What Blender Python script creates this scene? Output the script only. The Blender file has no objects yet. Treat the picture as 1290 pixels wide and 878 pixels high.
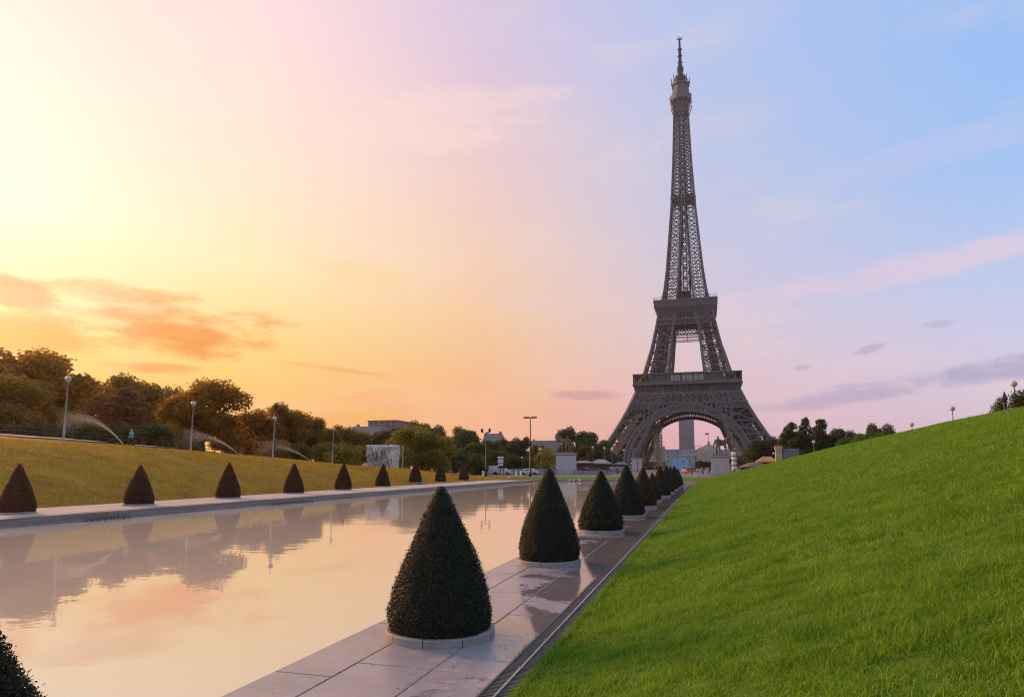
import bpy, math, random
import numpy as np
from mathutils import Vector, Matrix
rad = math.radians
rng = np.random.default_rng(7)
random.seed(7)
SC = bpy.context.scene
COL = SC.collection

# ------------------------------------------------------------------ camera
PXF = 850.0
TH = math.atan(.094)
YAW = math.atan((893 - 645) / PXF * math.cos(TH))
CY0 = 588 - PXF * math.tan(TH)
EYE = 1.8
cam_d = bpy.data.cameras.new('camera')
cam = bpy.data.objects.new('camera', cam_d); COL.objects.link(cam); SC.camera = cam
cam.location = (0, 0, EYE)
cam.rotation_euler = (math.pi / 2 + TH, 0, YAW)
cam_d.sensor_width = 36; cam_d.lens = PXF / 1290 * 36
cam_d.shift_y = (CY0 - 439) / 1290
cam_d.clip_start = .05; cam_d.clip_end = 20000
SC.render.resolution_x, SC.render.resolution_y = 1024, 696

def ray(px, py):
    F = Vector((-math.sin(YAW) * math.cos(TH), math.cos(YAW) * math.cos(TH), math.sin(TH)))
    R = Vector((math.cos(YAW), math.sin(YAW), 0)); U = R.cross(F)
    return F + R * ((px - 645) / PXF) - U * ((py - CY0) / PXF)
def at(px, py, Y):
    r = ray(px, py); t = Y / r.y
    return Vector((r.x * t, Y, EYE + r.z * t))
def depth(x, y): return -math.sin(YAW) * x + math.cos(YAW) * y
def mpp(x, y): return depth(x, y) / PXF            # metres in one pixel there

# ------------------------------------------------------------------ sky
SUN_AZ, SUN_EL = -67.0, 15.0                          # degrees from +Y, to the left
def s2l(c):
    return tuple(((v / 255) / 12.92 if v / 255 <= .04045 else ((v / 255 + .055) / 1.055) ** 2.4) for v in c)
w = bpy.data.worlds.new('World'); SC.world = w; w.use_nodes = True
nt = w.node_tree; nt.nodes.clear()
class NB:
    """tiny node helper"""
    def __init__(s, nt): s.nt = nt
    def n(s, t, **k):
        o = s.nt.nodes.new(t)
        for a, v in k.items(): setattr(o, a, v)
        return o
    def l(s, a, b): s.nt.links.new(a, b)
    def set(s, sock, v):
        if isinstance(v, bpy.types.NodeSocket): s.l(v, sock)
        elif v is not None: sock.default_value = v
    def m(s, op, a, b=None, c=None, clamp=False):
        o = s.n('ShaderNodeMath', operation=op, use_clamp=clamp)
        s.set(o.inputs[0], a)
        if b is not None: s.set(o.inputs[1], b)
        if c is not None: s.set(o.inputs[2], c)
        return o.outputs[0]
    def mix(s, f, a, b, mode='MIX'):
        o = s.n('ShaderNodeMix', data_type='RGBA', blend_type=mode)
        s.set(o.inputs[0], f)
        for i, v in ((6, a), (7, b)):
            if isinstance(v, tuple): v = (*v[:3], 1)
            s.set(o.inputs[i], v)
        return o.outputs[2]
    def ramp(s, f, stops, interp='LINEAR'):
        o = s.n('ShaderNodeValToRGB'); e = o.color_ramp.elements; o.color_ramp.interpolation = interp
        while len(e) < len(stops): e.new(.5)
        for k, (p, c) in enumerate(stops):
            e[k].position = p
        for k, (p, c) in enumerate(stops):
            e[k].position = p; e[k].color = (*c[:3], 1) if isinstance(c, tuple) else (c, c, c, 1)
        s.set(o.inputs[0], f); return o.outputs[0]
    def rng(s, v, a, b, c=0., d=1., smooth=False):
        o = s.n('ShaderNodeMapRange'); o.clamp = True
        if smooth: o.interpolation_type = 'SMOOTHSTEP'
        s.set(o.inputs[0], v); s.set(o.inputs[1], a); s.set(o.inputs[2], b); s.set(o.inputs[3], c); s.set(o.inputs[4], d)
        return o.outputs[0]
    def noise(s, vec, scale, detail=3, rough=.5, out=0, dist=0):
        o = s.n('ShaderNodeTexNoise'); s.set(o.inputs['Vector'], vec)
        o.inputs['Scale'].default_value = scale; o.inputs['Detail'].default_value = detail
        o.inputs['Roughness'].default_value = rough; o.inputs['Distortion'].default_value = dist
        return o.outputs[out]
B = NB(nt)
tc = B.n('ShaderNodeTexCoord'); sx = B.n('ShaderNodeSeparateXYZ')
vn = B.n('ShaderNodeVectorMath', operation='NORMALIZE'); B.l(tc.outputs['Generated'], vn.inputs[0]); B.l(vn.outputs[0], sx.inputs[0])
az = B.m('MULTIPLY', B.m('ARCTAN2', sx.outputs[0], sx.outputs[1]), 57.29578)
el = B.m('MULTIPLY', B.m('ARCSINE', sx.outputs[2]), 57.29578)
el1 = B.m('DIVIDE', el, 90)
cols = {
 -55: [(0, (250, 178, 85)), (4, (253, 190, 88)), (8.4, (255, 214, 118)), (12, (255, 238, 158)), (17.6, (255, 245, 216)), (29, (255, 234, 214)), (50, (225, 215, 222)), (90, (170, 190, 228))],
 -38: [(0, (248, 170, 82)), (4, (252, 184, 88)), (9.5, (255, 217, 130)), (16, (255, 229, 176)), (24, (255, 226, 202)), (33, (254, 219, 212)), (55, (215, 210, 230)), (90, (170, 190, 228))],
 -19: [(0, (245, 152, 108)), (2.5, (250, 168, 118)), (6, (253, 188, 135)), (12.5, (255, 208, 162)), (18, (253, 213, 190)), (24.5, (247, 211, 210)), (34, (225, 205, 232)), (90, (170, 190, 228))],
 0: [(0, (226, 172, 184)), (3.7, (232, 188, 200)), (8, (228, 200, 212)), (12, (218, 204, 222)), (17, (206, 204, 230)), (23.6, (192, 202, 236)), (34, (182, 200, 242)), (90, (160, 188, 232))],
 21: [(0, (214, 186, 205)), (3, (218, 196, 214)), (5.8, (218, 203, 222)), (9, (210, 208, 236)), (12.6, (193, 208, 244)), (20, (163, 200, 250)), (29, (152, 194, 250)), (90, (150, 185, 235))],
 110: [(0, (205, 190, 205)), (6, (205, 195, 215)), (14, (195, 200, 228)), (30, (175, 192, 232)), (90, (150, 185, 235))],
}
prev = None; pa = None
for a_, st in cols.items():
    k_ = {-55: (.93, .95, .97), -38: (.98, .99, 1.0), -19: (.93, .95, .96)}.get(a_, (1, 1, 1))
    r_ = B.ramp(el1, [(e / 90, tuple(u * v for u, v in zip(s2l(c), (k_ if e < 11 else tuple(v * f_ for v, f_ in zip(k_, (1.08, 1.09, 1.14))) if a_ < -30 else k_) if e < 45 else (1, 1, 1)))) for e, c in st])
    prev = r_ if prev is None else B.mix(B.rng(az, pa, a_, smooth=False), prev, r_)
    pa = a_
    last = r_
sky = B.mix(B.rng(az, -80, -150), prev, last)
# broken drifting cloud
cmb = B.n('ShaderNodeCombineXYZ'); B.l(az, cmb.inputs[0]); B.l(B.m('MULTIPLY', el, 3.2), cmb.inputs[1])
nz = B.noise(cmb.outputs[0], .16, 6, .62)
nz2 = B.noise(cmb.outputs[0], .045, 4, .6)
def cloud(a0, e0, sa, se, col, k, tilt=0., nk=2.2):
    global sky
    da = B.m('DIVIDE', B.m('SUBTRACT', az, a0), sa)
    de = B.m('DIVIDE', B.m('SUBTRACT', B.m('SUBTRACT', el, e0), B.m('MULTIPLY', B.m('SUBTRACT', az, a0), tilt)), se)
    d = B.m('SUBTRACT', 1, B.m('ADD', B.m('MULTIPLY', da, da), B.m('MULTIPLY', de, de)))
    d = B.m('ADD', d, B.m('MULTIPLY', B.m('SUBTRACT', nz, .5), nk * 2))
    m_ = B.m('MULTIPLY', B.rng(d, -.35, 1.0, smooth=True), k)
    sky = B.mix(m_, sky, s2l(col))
for a0, e0, sa, se, c, k, t in [
    (-43, 10.4, 7.6, 2.0, (238, 148, 48), 1., .02), (-54, 11.9, 3.4, 1.0, (238, 150, 60), .9, 0), (-52, 9.2, 6.5, 1.4, (238, 168, 75), .8, 0),
    (-47, 12.6, 4.5, .9, (222, 155, 70), .7, 0), (-45, 7.4, 3.5, .5, (236, 150, 62), .8, 0), (-31, 8.0, 4.5, .25, (240, 165, 95), .5, -.1),
    (-30, 16, 6, .9, (255, 214, 150), .5, -.12), (-26, 5.5, 5, .8, (250, 165, 105), .4, 0), (-10, 6.0, 3.2, .45, (205, 152, 158), .7, 0),
    (17.8, 6.5, 7.0, .9, (176, 168, 204), .9, .06), (10.8, 5.3, 5.0, .55, (188, 172, 202), .85, .04), (6, 4.7, 3.5, .4, (196, 172, 196), .7, 0),
    (12, 8.8, 1.0, .35, (190, 172, 200), .8, .2), (7.3, 7.7, .7, .3, (200, 178, 200), .7, .1), (16.6, 10.2, 1.1, .3, (185, 180, 212), .6, 0),
    (13, 14.2, 13, 1.1, (226, 208, 230), .85, .09), (4, 12.0, 7, .8, (228, 208, 224), .6, .02), (16, 22, 9, 1.3, (196, 204, 242), .45, .08),
    (-12, 14, 7, 1.2, (240, 205, 200), .4, .0), (-24, 28, 12, 2.5, (255, 226, 216), .5, .1)]:
    cloud(a0, e0, sa, se, c, k, t)
sky = B.mix(B.m('MULTIPLY', B.rng(nz2, .45, .75, smooth=True), .32), sky, s2l((255, 226, 208)))
# the glow round the low sun (it stands just out of the frame)
sd = Vector((math.sin(rad(SUN_AZ)) * math.cos(rad(SUN_EL)), math.cos(rad(SUN_AZ)) * math.cos(rad(SUN_EL)), math.sin(rad(SUN_EL))))
dt = B.n('ShaderNodeVectorMath', operation='DOT_PRODUCT'); B.l(vn.outputs[0], dt.inputs[0]); dt.inputs[1].default_value = sd
dpos = B.m('MAXIMUM', dt.outputs['Value'], 0)
gl = B.m('ADD', B.m('MULTIPLY', B.m('POWER', dpos, 300), 2.5), B.m('MULTIPLY', B.m('POWER', dpos, 22), .17))
glow = B.n('ShaderNodeVectorMath', operation='SCALE'); glow.inputs[0].default_value = (1., .84, .66); B.l(gl, glow.inputs['Scale'])
add = B.n('ShaderNodeVectorMath', operation='ADD'); B.l(sky, add.inputs[0]); B.l(glow.outputs[0], add.inputs[1])
bg = B.n('ShaderNodeBackground'); B.l(add.outputs[0], bg.inputs[0]); bg.inputs[1].default_value = .97
ns = B.n('ShaderNodeTexSky', sky_type='NISHITA'); ns.sun_disc = False; ns.sun_elevation = rad(SUN_EL); ns.sun_rotation = rad(SUN_AZ)
bg2 = B.n('ShaderNodeBackground'); B.l(ns.outputs[0], bg2.inputs[0]); bg2.inputs[1].default_value = .004
ads = B.n('ShaderNodeAddShader'); B.l(bg.outputs[0], ads.inputs[0]); B.l(bg2.outputs[0], ads.inputs[1])
wo = B.n('ShaderNodeOutputWorld'); B.l(ads.outputs[0], wo.inputs[0])
w.cycles.sampling_method = 'MANUAL'; w.cycles.sample_map_resolution = 1024

sun_d = bpy.data.lights.new('sun', 'SUN'); sun_d.energy = 5.0; sun_d.angle = rad(22); sun_d.color = (1., .45, .15)
sun = bpy.data.objects.new('sun', sun_d); COL.objects.link(sun)
sun.rotation_euler = (-sd).to_track_quat('-Z', 'Y').to_euler()

SC.view_settings.view_transform = 'Standard'; SC.view_settings.look = 'None'
SC.view_settings.exposure = 0; SC.view_settings.gamma = 1
SC.render.engine = 'CYCLES'
cy = SC.cycles
cy.use_denoising = True; cy.pixel_filter_type = 'BLACKMAN_HARRIS'; cy.filter_width = 1.1; cy.max_bounces = 6; cy.diffuse_bounces = 2; cy.glossy_bounces = 3; cy.transmission_bounces = 3
cy.transparent_max_bounces = 12; cy.volume_bounces = 0; cy.sample_clamp_indirect = 2.5; cy.caustics_reflective = False; cy.caustics_refractive = False
try: cy.denoiser = 'OPENIMAGEDENOISE'; cy.denoising_prefilter = 'NONE'
except Exception: pass

# ------------------------------------------------------------------ helpers
def tag(o, label=None, cat=None, group=None, kind=None):
    if label: o['label'] = label
    if cat: o['category'] = cat
    if group: o['group'] = group
    if kind: o['kind'] = kind
    return o
def mesh(name, V, Fc, smooth=False):
    me = bpy.data.meshes.new(name)
    V = np.asarray(V, dtype=np.float32)
    if isinstance(Fc, np.ndarray):
        n, k = Fc.shape
        me.vertices.add(len(V)); me.vertices.foreach_set('co', V.ravel())
        me.loops.add(n * k); me.loops.foreach_set('vertex_index', Fc.astype(np.int32).ravel())
        me.polygons.add(n); me.polygons.foreach_set('loop_start', np.arange(0, n * k, k, dtype=np.int32))
        me.update(calc_edges=True)
    else:
        me.from_pydata(V.tolist(), [], Fc)
    if smooth: me.polygons.foreach_set('use_smooth', [True] * len(me.polygons))
    return me
def obj(name, me, mat=None, parent=None, loc=None, label=None):
    o = bpy.data.objects.new(name, me); COL.objects.link(o)
    if mat is not None and len(me.materials) == 0: me.materials.append(mat)
    if parent is not None: o.parent = parent
    if loc is not None: o.location = loc
    if label: o['label'] = label
    return o
def thing(name, label, cat, loc=(0, 0, 0), rz=0, group=None):
    o = bpy.data.objects.new(name, None); COL.objects.link(o); o.empty_display_size = .2
    o.location = loc; o.rotation_euler = (0, 0, rz)
    return tag(o, label, cat, group)
def dup(root, loc, rz=0, scale=None, label=None, group=None):
    r = root.copy(); COL.objects.link(r); r.location = loc; r.rotation_euler = (0, 0, rz)
    if scale is not None: r.scale = scale
    if label: r['label'] = label
    if group: r['group'] = group
    for ch in list(root.children):
        c = ch.copy(); COL.objects.link(c); c.parent = r
        for g in list(ch.children):
            d = g.copy(); COL.objects.link(d); d.parent = c
    return r

class MB:
    """collects shapes of one mesh"""
    def __init__(s): s.V = []; s.F = []; s.n = 0
    def add(s, V, F):
        s.V.extend([tuple(v) for v in V]); s.F.extend([tuple(i + s.n for i in f) for f in F]); s.n += len(V)
    def box(s, c, d, rz=0.):
        x, y, z = [v / 2 for v in d]; ca, sa = math.cos(rz), math.sin(rz)
        P = [(a, b, e) for e in (-z, z) for a, b in ((-x, -y), (x, -y), (x, y), (-x, y))]
        s.add([(c[0] + p[0] * ca - p[1] * sa, c[1] + p[0] * sa + p[1] * ca, c[2] + p[2]) for p in P],
              [(3, 2, 1, 0), (4, 5, 6, 7), (0, 1, 5, 4), (1, 2, 6, 5), (2, 3, 7, 6), (3, 0, 4, 7)])
    def frust(s, c, d0, d1, h):
        P = [(a * d0[0] / 2, b * d0[1] / 2, 0) for a, b in ((-1, -1), (1, -1), (1, 1), (-1, 1))] + [(a * d1[0] / 2, b * d1[1] / 2, h) for a, b in ((-1, -1), (1, -1), (1, 1), (-1, 1))]
        s.add([(c[0] + p[0], c[1] + p[1], c[2] + p[2]) for p in P], [(3, 2, 1, 0), (4, 5, 6, 7), (0, 1, 5, 4), (1, 2, 6, 5), (2, 3, 7, 6), (3, 0, 4, 7)])
    def lathe(s, c, prof, n=16):
        V = []; F = []
        for r, z in prof:
            for k in range(n):
                a = 2 * math.pi * k / n; V.append((c[0] + r * math.cos(a), c[1] + r * math.sin(a), c[2] + z))
        for i in range(len(prof) - 1):
            for k in range(n):
                k2 = (k + 1) % n; F.append((i * n + k, i * n + k2, (i + 1) * n + k2, (i + 1) * n + k))
        F.append(tuple(range(n - 1, -1, -1))); F.append(tuple((len(prof) - 1) * n + k for k in range(n)))
        s.add(V, F)
    def tube(s, pts, rs, n=6):
        pts = [Vector(p) for p in pts]; V = []; F = []
        for i, p in enumerate(pts):
            d = (pts[min(i + 1, len(pts) - 1)] - pts[max(i - 1, 0)]).normalized()
            u = d.orthogonal().normalized() if i == 0 else (u - d * u.dot(d)).normalized()
            v = d.cross(u); r = rs[i] if hasattr(rs, '__len__') else rs
            for k in range(n):
                a = 2 * math.pi * k / n; V.append(p + (u * math.cos(a) + v * math.sin(a)) * r)
        for i in range(len(pts) - 1):
            for k in range(n):
                k2 = (k + 1) % n; F.append((i * n + k, i * n + k2, (i + 1) * n + k2, (i + 1) * n + k))
        F.append(tuple(range(n - 1, -1, -1))); F.append(tuple((len(pts) - 1) * n + k for k in range(n)))
        s.add(V, F)
    def beam(s, a, b, t, t2=None):
        a = Vector(a); b = Vector(b); d = b - a
        if d.length < 1e-6: return
        d.normalize(); up = Vector((0, 0, 1)) if abs(d.z) < .95 else Vector((0, 1, 0))
        u = d.cross(up).normalized(); v = u.cross(d); t2 = t2 or t
        V = [p + u * (i * t / 2) + v * (j * t2 / 2) for p in (a, b) for i, j in ((-1, -1), (1, -1), (1, 1), (-1, 1))]
        s.add(V, [(3, 2, 1, 0), (4, 5, 6, 7), (0, 1, 5, 4), (1, 2, 6, 5), (2, 3, 7, 6), (3, 0, 4, 7)])
    def build(s, name, mat, parent=None, smooth=False, loc=None, label=None):
        return obj(name, mesh(name, s.V, s.F, smooth), mat, parent, loc, label)

def material(name, col, rough=.7, metal=0., var=.25, scale=4., bump=0., bscale=None, spec=.4, col2=None, detail=5, emis=None, coord='Object', stretch=None):
    m = bpy.data.materials.new(name); m.use_nodes = True; b = NB(m.node_tree)
    p = m.node_tree.nodes['Principled BSDF']
    tc = b.n('ShaderNodeTexCoord'); vec = tc.outputs[coord]
    if stretch:
        mp = b.n('ShaderNodeMapping'); b.l(vec, mp.inputs[0]); mp.inputs['Scale'].default_value = stretch; vec = mp.outputs[0]
    f = b.noise(vec, scale, detail, .6)
    c2 = col2 or tuple(v * (1 - var) for v in col)
    c1 = tuple(min(1, v * (1 + var)) for v in col) if col2 is None else col
    b.l(b.mix(b.rng(f, .3, .7), c2, c1), p.inputs['Base Color'])
    b.l(b.rng(f, .3, .7, rough * .85, min(1, rough * 1.1)), p.inputs['Roughness'])
    p.inputs['Metallic'].default_value = metal; p.inputs['Specular IOR Level'].default_value = spec
    if bump:
        bn = b.n('ShaderNodeBump'); bn.inputs['Strength'].default_value = 1; bn.inputs['Distance'].default_value = bump
        b.l(b.noise(vec, bscale or scale * 4, 4, .6), bn.inputs['Height']); b.l(bn.outputs[0], p.inputs['Normal'])
    if emis:
        p.inputs['Emission Color'].default_value = (*emis[0], 1); p.inputs['Emission Strength'].default_value = emis[1]
    return m
def leafmat(name, col, col2, trans=.3, nscale=1.2):
    m = bpy.data.materials.new(name); m.use_nodes = True; b = NB(m.node_tree); nt = m.node_tree
    p = nt.nodes['Principled BSDF']; out = nt.nodes['Material Output']
    g = b.n('ShaderNodeNewGeometry'); tc = b.n('ShaderNodeTexCoord'); oi = b.n('ShaderNodeObjectInfo')
    f = b.m('ADD', b.m('MULTIPLY', g.outputs['Random Per Island'], .55), b.m('MULTIPLY', b.noise(tc.outputs['Object'], nscale, 3, .6), .6))
    c = b.mix(b.rng(f, .25, .9), col2, col)
    if name.startswith('yew'):
        c = b.mix(b.m('MULTIPLY', b.rng(b.noise(tc.outputs['Object'], 1.7, 4, .7), .56, .70), .8), c, (.13, .062, .025))
    hs = b.n('ShaderNodeHueSaturation'); b.l(c, hs.inputs['Color']); b.l(b.m('MULTIPLY_ADD', oi.outputs['Random'], .4, .8), hs.inputs['Value'])
    b.l(b.m('MULTIPLY_ADD', oi.outputs['Random'], -.03, .515), hs.inputs['Hue'])
    b.l(hs.outputs[0], p.inputs['Base Color']); p.inputs['Roughness'].default_value = .6; p.inputs['Specular IOR Level'].default_value = .25
    t = b.n('ShaderNodeBsdfTranslucent'); b.l(hs.outputs[0], t.inputs[0])
    mx = b.n('ShaderNodeMixShader'); mx.inputs[0].default_value = trans
    b.l(p.outputs[0], mx.inputs[1]); b.l(t.outputs[0], mx.inputs[2]); b.l(mx.outputs[0], out.inputs[0])
    return m

M = {}
M['stone'] = material('pale_stone', (.36, .33, .31), .75, scale=3, var=.15, bump=.004, bscale=30)
M['palestone'] = material('washed_stone', (.48, .44, .44), .75, scale=1.2, var=.12, bump=.01, bscale=12)
M['kerb'] = material('kerb_stone', (.30, .27, .26), .7, scale=6, var=.2, bump=.003, bscale=60)
M['iron'] = material('painted_iron', (.122, .107, .111), .65, scale=.15, var=.12)
M['irondark_shade'] = material('dark_iron_shade', (.03, .024, .024), .7, scale=.15, var=.1)  # near-black; on floors and shafts it stands in for recess shade
M['glassdark'] = material('dark_glass', (.05, .05, .055), .15, scale=.3, var=.3)
M['glasspale'] = material('pale_glass', (.42, .42, .42), .25, scale=.5, var=.1)
M['steel'] = material('galvanised_steel', (.34, .34, .34), .42, .8, scale=12, var=.25)
M['grate'] = material('grate_iron', (.10, .10, .10), .55, .4, scale=12, var=.3)
M['dark'] = material('dark_paint', (.025, .027, .03), .45, scale=3, var=.2)
M['darkgap'] = material('dark_soil', (.03, .026, .022), .95, scale=9, var=.4)
M['greypost'] = material('grey_post_paint', (.30, .29, .28), .5, scale=3, var=.15)
M['white'] = material('white_paint', (.72, .72, .72), .5, scale=3, var=.08)
M['globe'] = material('milk_glass', (.52, .49, .45), .25, scale=3, var=.06)
M['bark'] = material('bark', (.085, .062, .045), .9, scale=5, var=.4, bump=.02, bscale=20)
M['bronze'] = material('weathered_bronze', (.13, .125, .115), .6, .2, scale=3, var=.35, bump=.02, bscale=8)
M['roofgrey'] = material('zinc_roof', (.16, .17, .19), .5, scale=.2, var=.15)
M['facade'] = material('limestone_facade', (.42, .38, .34), .8, scale=.15, var=.15)
M['brick'] = material('brown_block', (.22, .16, .14), .8, scale=.15, var=.15)
M['blue'] = material('pale_blue_fabric', (.22, .42, .68), .6, scale=.4, var=.08)
M['teal'] = material('teal_cloth', (.03, .38, .34), .8, scale=8, var=.15)
M['red'] = material('red_cloth', (.62, .05, .07), .7, scale=8, var=.15)
M['navy'] = material('dark_cloth', (.02, .022, .03), .8, scale=8, var=.3)
M['skin'] = material('skin', (.45, .27, .20), .6, scale=8, var=.1)
M['hair'] = material('hair', (.03, .02, .015), .7, scale=30, var=.4)
M['lampred'] = material('red_lamp', (.6, .02, .02), .3, emis=((1., .08, .04), 3.))
M['lampgreen'] = material('green_lamp', (.02, .5, .3), .3, emis=((.05, 1., .5), 1.5))
M['yew'] = leafmat('yew_leaf', (.046, .056, .026), (.016, .022, .012), .12, 3.)
M['yewcore'] = material('yew_inside', (.018, .016, .010), .95, scale=14, var=.5, bump=.03, bscale=40)
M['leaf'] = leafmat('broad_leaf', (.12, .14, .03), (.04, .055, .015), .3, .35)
M['leafwarmlit'] = leafmat('backlit_leaf', (.48, .27, .035), (.17, .10, .016), .6, .35)  # orange backlight put into the leaf colour
M['leafwarmlit2'] = leafmat('warmlit_dark_leaf', (.31, .20, .03), (.12, .078, .015), .55, .35)  # darker leaf, warm evening light mixed into its colour
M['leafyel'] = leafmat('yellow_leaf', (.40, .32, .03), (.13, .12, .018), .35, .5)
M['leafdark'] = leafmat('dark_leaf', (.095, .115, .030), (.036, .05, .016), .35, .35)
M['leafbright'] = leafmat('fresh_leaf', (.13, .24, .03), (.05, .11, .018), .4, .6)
M['cedar'] = leafmat('warmlit_cedar_needle', (.28, .14, .06), (.12, .06, .028), .4, .4)  # needle colour carries the orange evening light

def groundmat(name, stops, scales=(.5, 6), rough=.9, bump=.02, bscale=20):
    m = bpy.data.materials.new(name); m.use_nodes = True; b = NB(m.node_tree); p = m.node_tree.nodes['Principled BSDF']
    tc = b.n('ShaderNodeTexCoord'); v = tc.outputs['Object']
    f = b.m('ADD', b.m('MULTIPLY', b.noise(v, scales[0], 4, .6), .55), b.m('MULTIPLY', b.noise(v, scales[1], 4, .65), .45))
    b.l(b.ramp(f, stops), p.inputs['Base Color']); p.inputs['Roughness'].default_value = rough
    p.inputs['Specular IOR Level'].default_value = .2
    bn = b.n('ShaderNodeBump'); bn.inputs['Distance'].default_value = bump; b.l(b.noise(v, bscale, 5, .7), bn.inputs['Height']); b.l(bn.outputs[0], p.inputs['Normal'])
    return m
M['lawn'] = groundmat('lawn_soil', [(.3, (.045, .095, .004)), (.5, (.08, .16, .005)), (.7, (.12, .22, .01))], (.6, 9), bump=.03, bscale=25)
M['lawndrylit'] = groundmat('dry_lawn_warmlit', [(.3, (.14, .075, .008)), (.5, (.28, .16, .014)), (.7, (.44, .26, .025))], (.5, 5), bump=.04, bscale=9)  # dry olive lawn with the orange evening wash painted in
M['ground'] = groundmat('park_ground', [(.3, (.10, .10, .05)), (.6, (.16, .14, .10))], (.02, .3), bump=.01, bscale=2)
M['asphalt'] = groundmat('asphalt', [(.3, (.15, .14, .145)), (.7, (.21, .195, .20))], (.1, 3), bump=.002, bscale=60, rough=.7)
M['gravel'] = groundmat('pale_path', [(.3, (.50, .38, .31)), (.7, (.62, .48, .40))], (.3, 12), bump=.004, bscale=60)  # pink light from the sky is put into this path colour
def grassmat(name, a, b_, c):
    m = bpy.data.materials.new(name); m.use_nodes = True; b = NB(m.node_tree); nt = m.node_tree; p = nt.nodes['Principled BSDF']
    tc = b.n('ShaderNodeTexCoord'); g = b.n('ShaderNodeNewGeometry'); v = tc.outputs['Object']
    f = b.m('ADD', b.m('MULTIPLY', b.noise(v, 1.3, 4, .65), .62), b.m('MULTIPLY', g.outputs['Random Per Island'], .38))
    c_ = b.ramp(f, [(.22, a), (.5, b_), (.74, c), (.95, tuple(v * 1.25 for v in c))])
    b.l(c_, p.inputs['Base Color']); p.inputs['Roughness'].default_value = .55; p.inputs['Specular IOR Level'].default_value = .25
    t = b.n('ShaderNodeBsdfTranslucent'); b.l(c_, t.inputs[0]); mx = b.n('ShaderNodeMixShader'); mx.inputs[0].default_value = .35
    b.l(p.outputs[0], mx.inputs[1]); b.l(t.outputs[0], mx.inputs[2]); b.l(mx.outputs[0], nt.nodes['Material Output'].inputs[0])
    return m
M['grass'] = grassmat('grass_blade', (.095, .185, .006), (.175, .335, .012), (.29, .45, .035))
M['grassdrylit'] = grassmat('dry_grass_warmlit_blade', (.24, .145, .009), (.47, .30, .014), (.66, .43, .04))  # dry blades, golden evening light put into their colour

# water: a little milky, barely rippled
def watermat():
    m = bpy.data.materials.new('pool_water'); m.use_nodes = True; b = NB(m.node_tree); nt = m.node_tree; p = nt.nodes['Principled BSDF']
    tc = b.n('ShaderNodeTexCoord'); mp = b.n('ShaderNodeMapping'); b.l(tc.outputs['Object'], mp.inputs[0]); mp.inputs['Scale'].default_value = (1.0, 1.6, 1)
    n1 = b.noise(mp.outputs[0], .55, 3, .5); n2 = b.noise(mp.outputs[0], 3.2, 3, .55); n3 = b.noise(tc.outputs['Object'], .12, 3, .5)
    h = b.m('ADD', b.m('MULTIPLY', n1, .8), b.m('MULTIPLY', b.m('MULTIPLY', n2, b.rng(n3, .4, .65, .15, 1.)), .22))
    bn = b.n('ShaderNodeBump'); bn.inputs['Strength'].default_value = 1; bn.inputs['Distance'].default_value = .006
    b.l(h, bn.inputs['Height'])
    p.inputs['Base Color'].default_value = (.70, .58, .43, 1); p.inputs['Roughness'].default_value = .6; p.inputs['Specular IOR Level'].default_value = 0
    gl = b.n('ShaderNodeBsdfGlossy'); gl.inputs['Roughness'].default_value = .015; gl.inputs[0].default_value = (1, 1, 1, 1); b.l(bn.outputs[0], gl.inputs['Normal'])
    fr = b.n('ShaderNodeFresnel'); fr.inputs[0].default_value = 2.6; b.l(bn.outputs[0], fr.inputs['Normal'])
    mx = b.n('ShaderNodeMixShader'); b.l(b.m('MINIMUM', fr.outputs[0], .9), mx.inputs[0]); b.l(p.outputs[0], mx.inputs[1]); b.l(gl.outputs[0], mx.inputs[2])
    b.l(mx.outputs[0], nt.nodes['Material Output'].inputs[0])
    return m
M['water'] = watermat()

# ------------------------------------------------------------------ setting
PX0, PX1, PY0, PY1 = -23.5, -3.75, -40., 96.
def rects(name, R, mat, **k):
    V = []; F = []
    for x0, x1, y0, y1, z in R:
        n = len(V); V += [(x0, y0, z), (x1, y0, z), (x1, y1, z), (x0, y1, z)]; F.append((n, n + 1, n + 2, n + 3))
    return obj(name, mesh(name, V, F), mat, **k)
G = 9000
tag(rects('ground', [(-255, PX0 - .5, -55, 1595, -.05), (PX1 + .3, 395, -55, 1595, -.05), (PX0 - .5, PX1 + .3, PY1 + .5, 1595, -.05), (PX0 - .5, PX1 + .3, -55, PY0, -.05)], M['ground']), kind='structure')
tag(rects('pool_water', [(PX0 - .2, PX1 + .25, PY0, PY1 + .2, -.30)], M['water']), kind='structure')
# pool rim: stepped stone wall on the far long side, plain at the far end
mb = MB()
mb.box((PX0 - .30, (PY0 + 88) / 2, -.06), (.60, 88 - PY0, .12))
mb.box((PX0 - .22, (PY0 + 88) / 2, -.185), (.66, 88 - PY0, .126))
mb.box((PX0 - .14, (PY0 + 88) / 2, -.35), (.72, 88 - PY0, .20))
mb.box(((PX0 + PX1) / 2 - 2, PY1 + .25, -.22), (PX1 - PX0 + 6, .5, .46))
tag(mb.build('pool_wall', material('stained_stone', (.36, .31, .28), .8, scale=1.6, col2=(.17, .145, .125), bump=.006, bscale=12, stretch=(1, .25, 14))), 'low stepped stone wall edging the still pool', 'wall')

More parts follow.
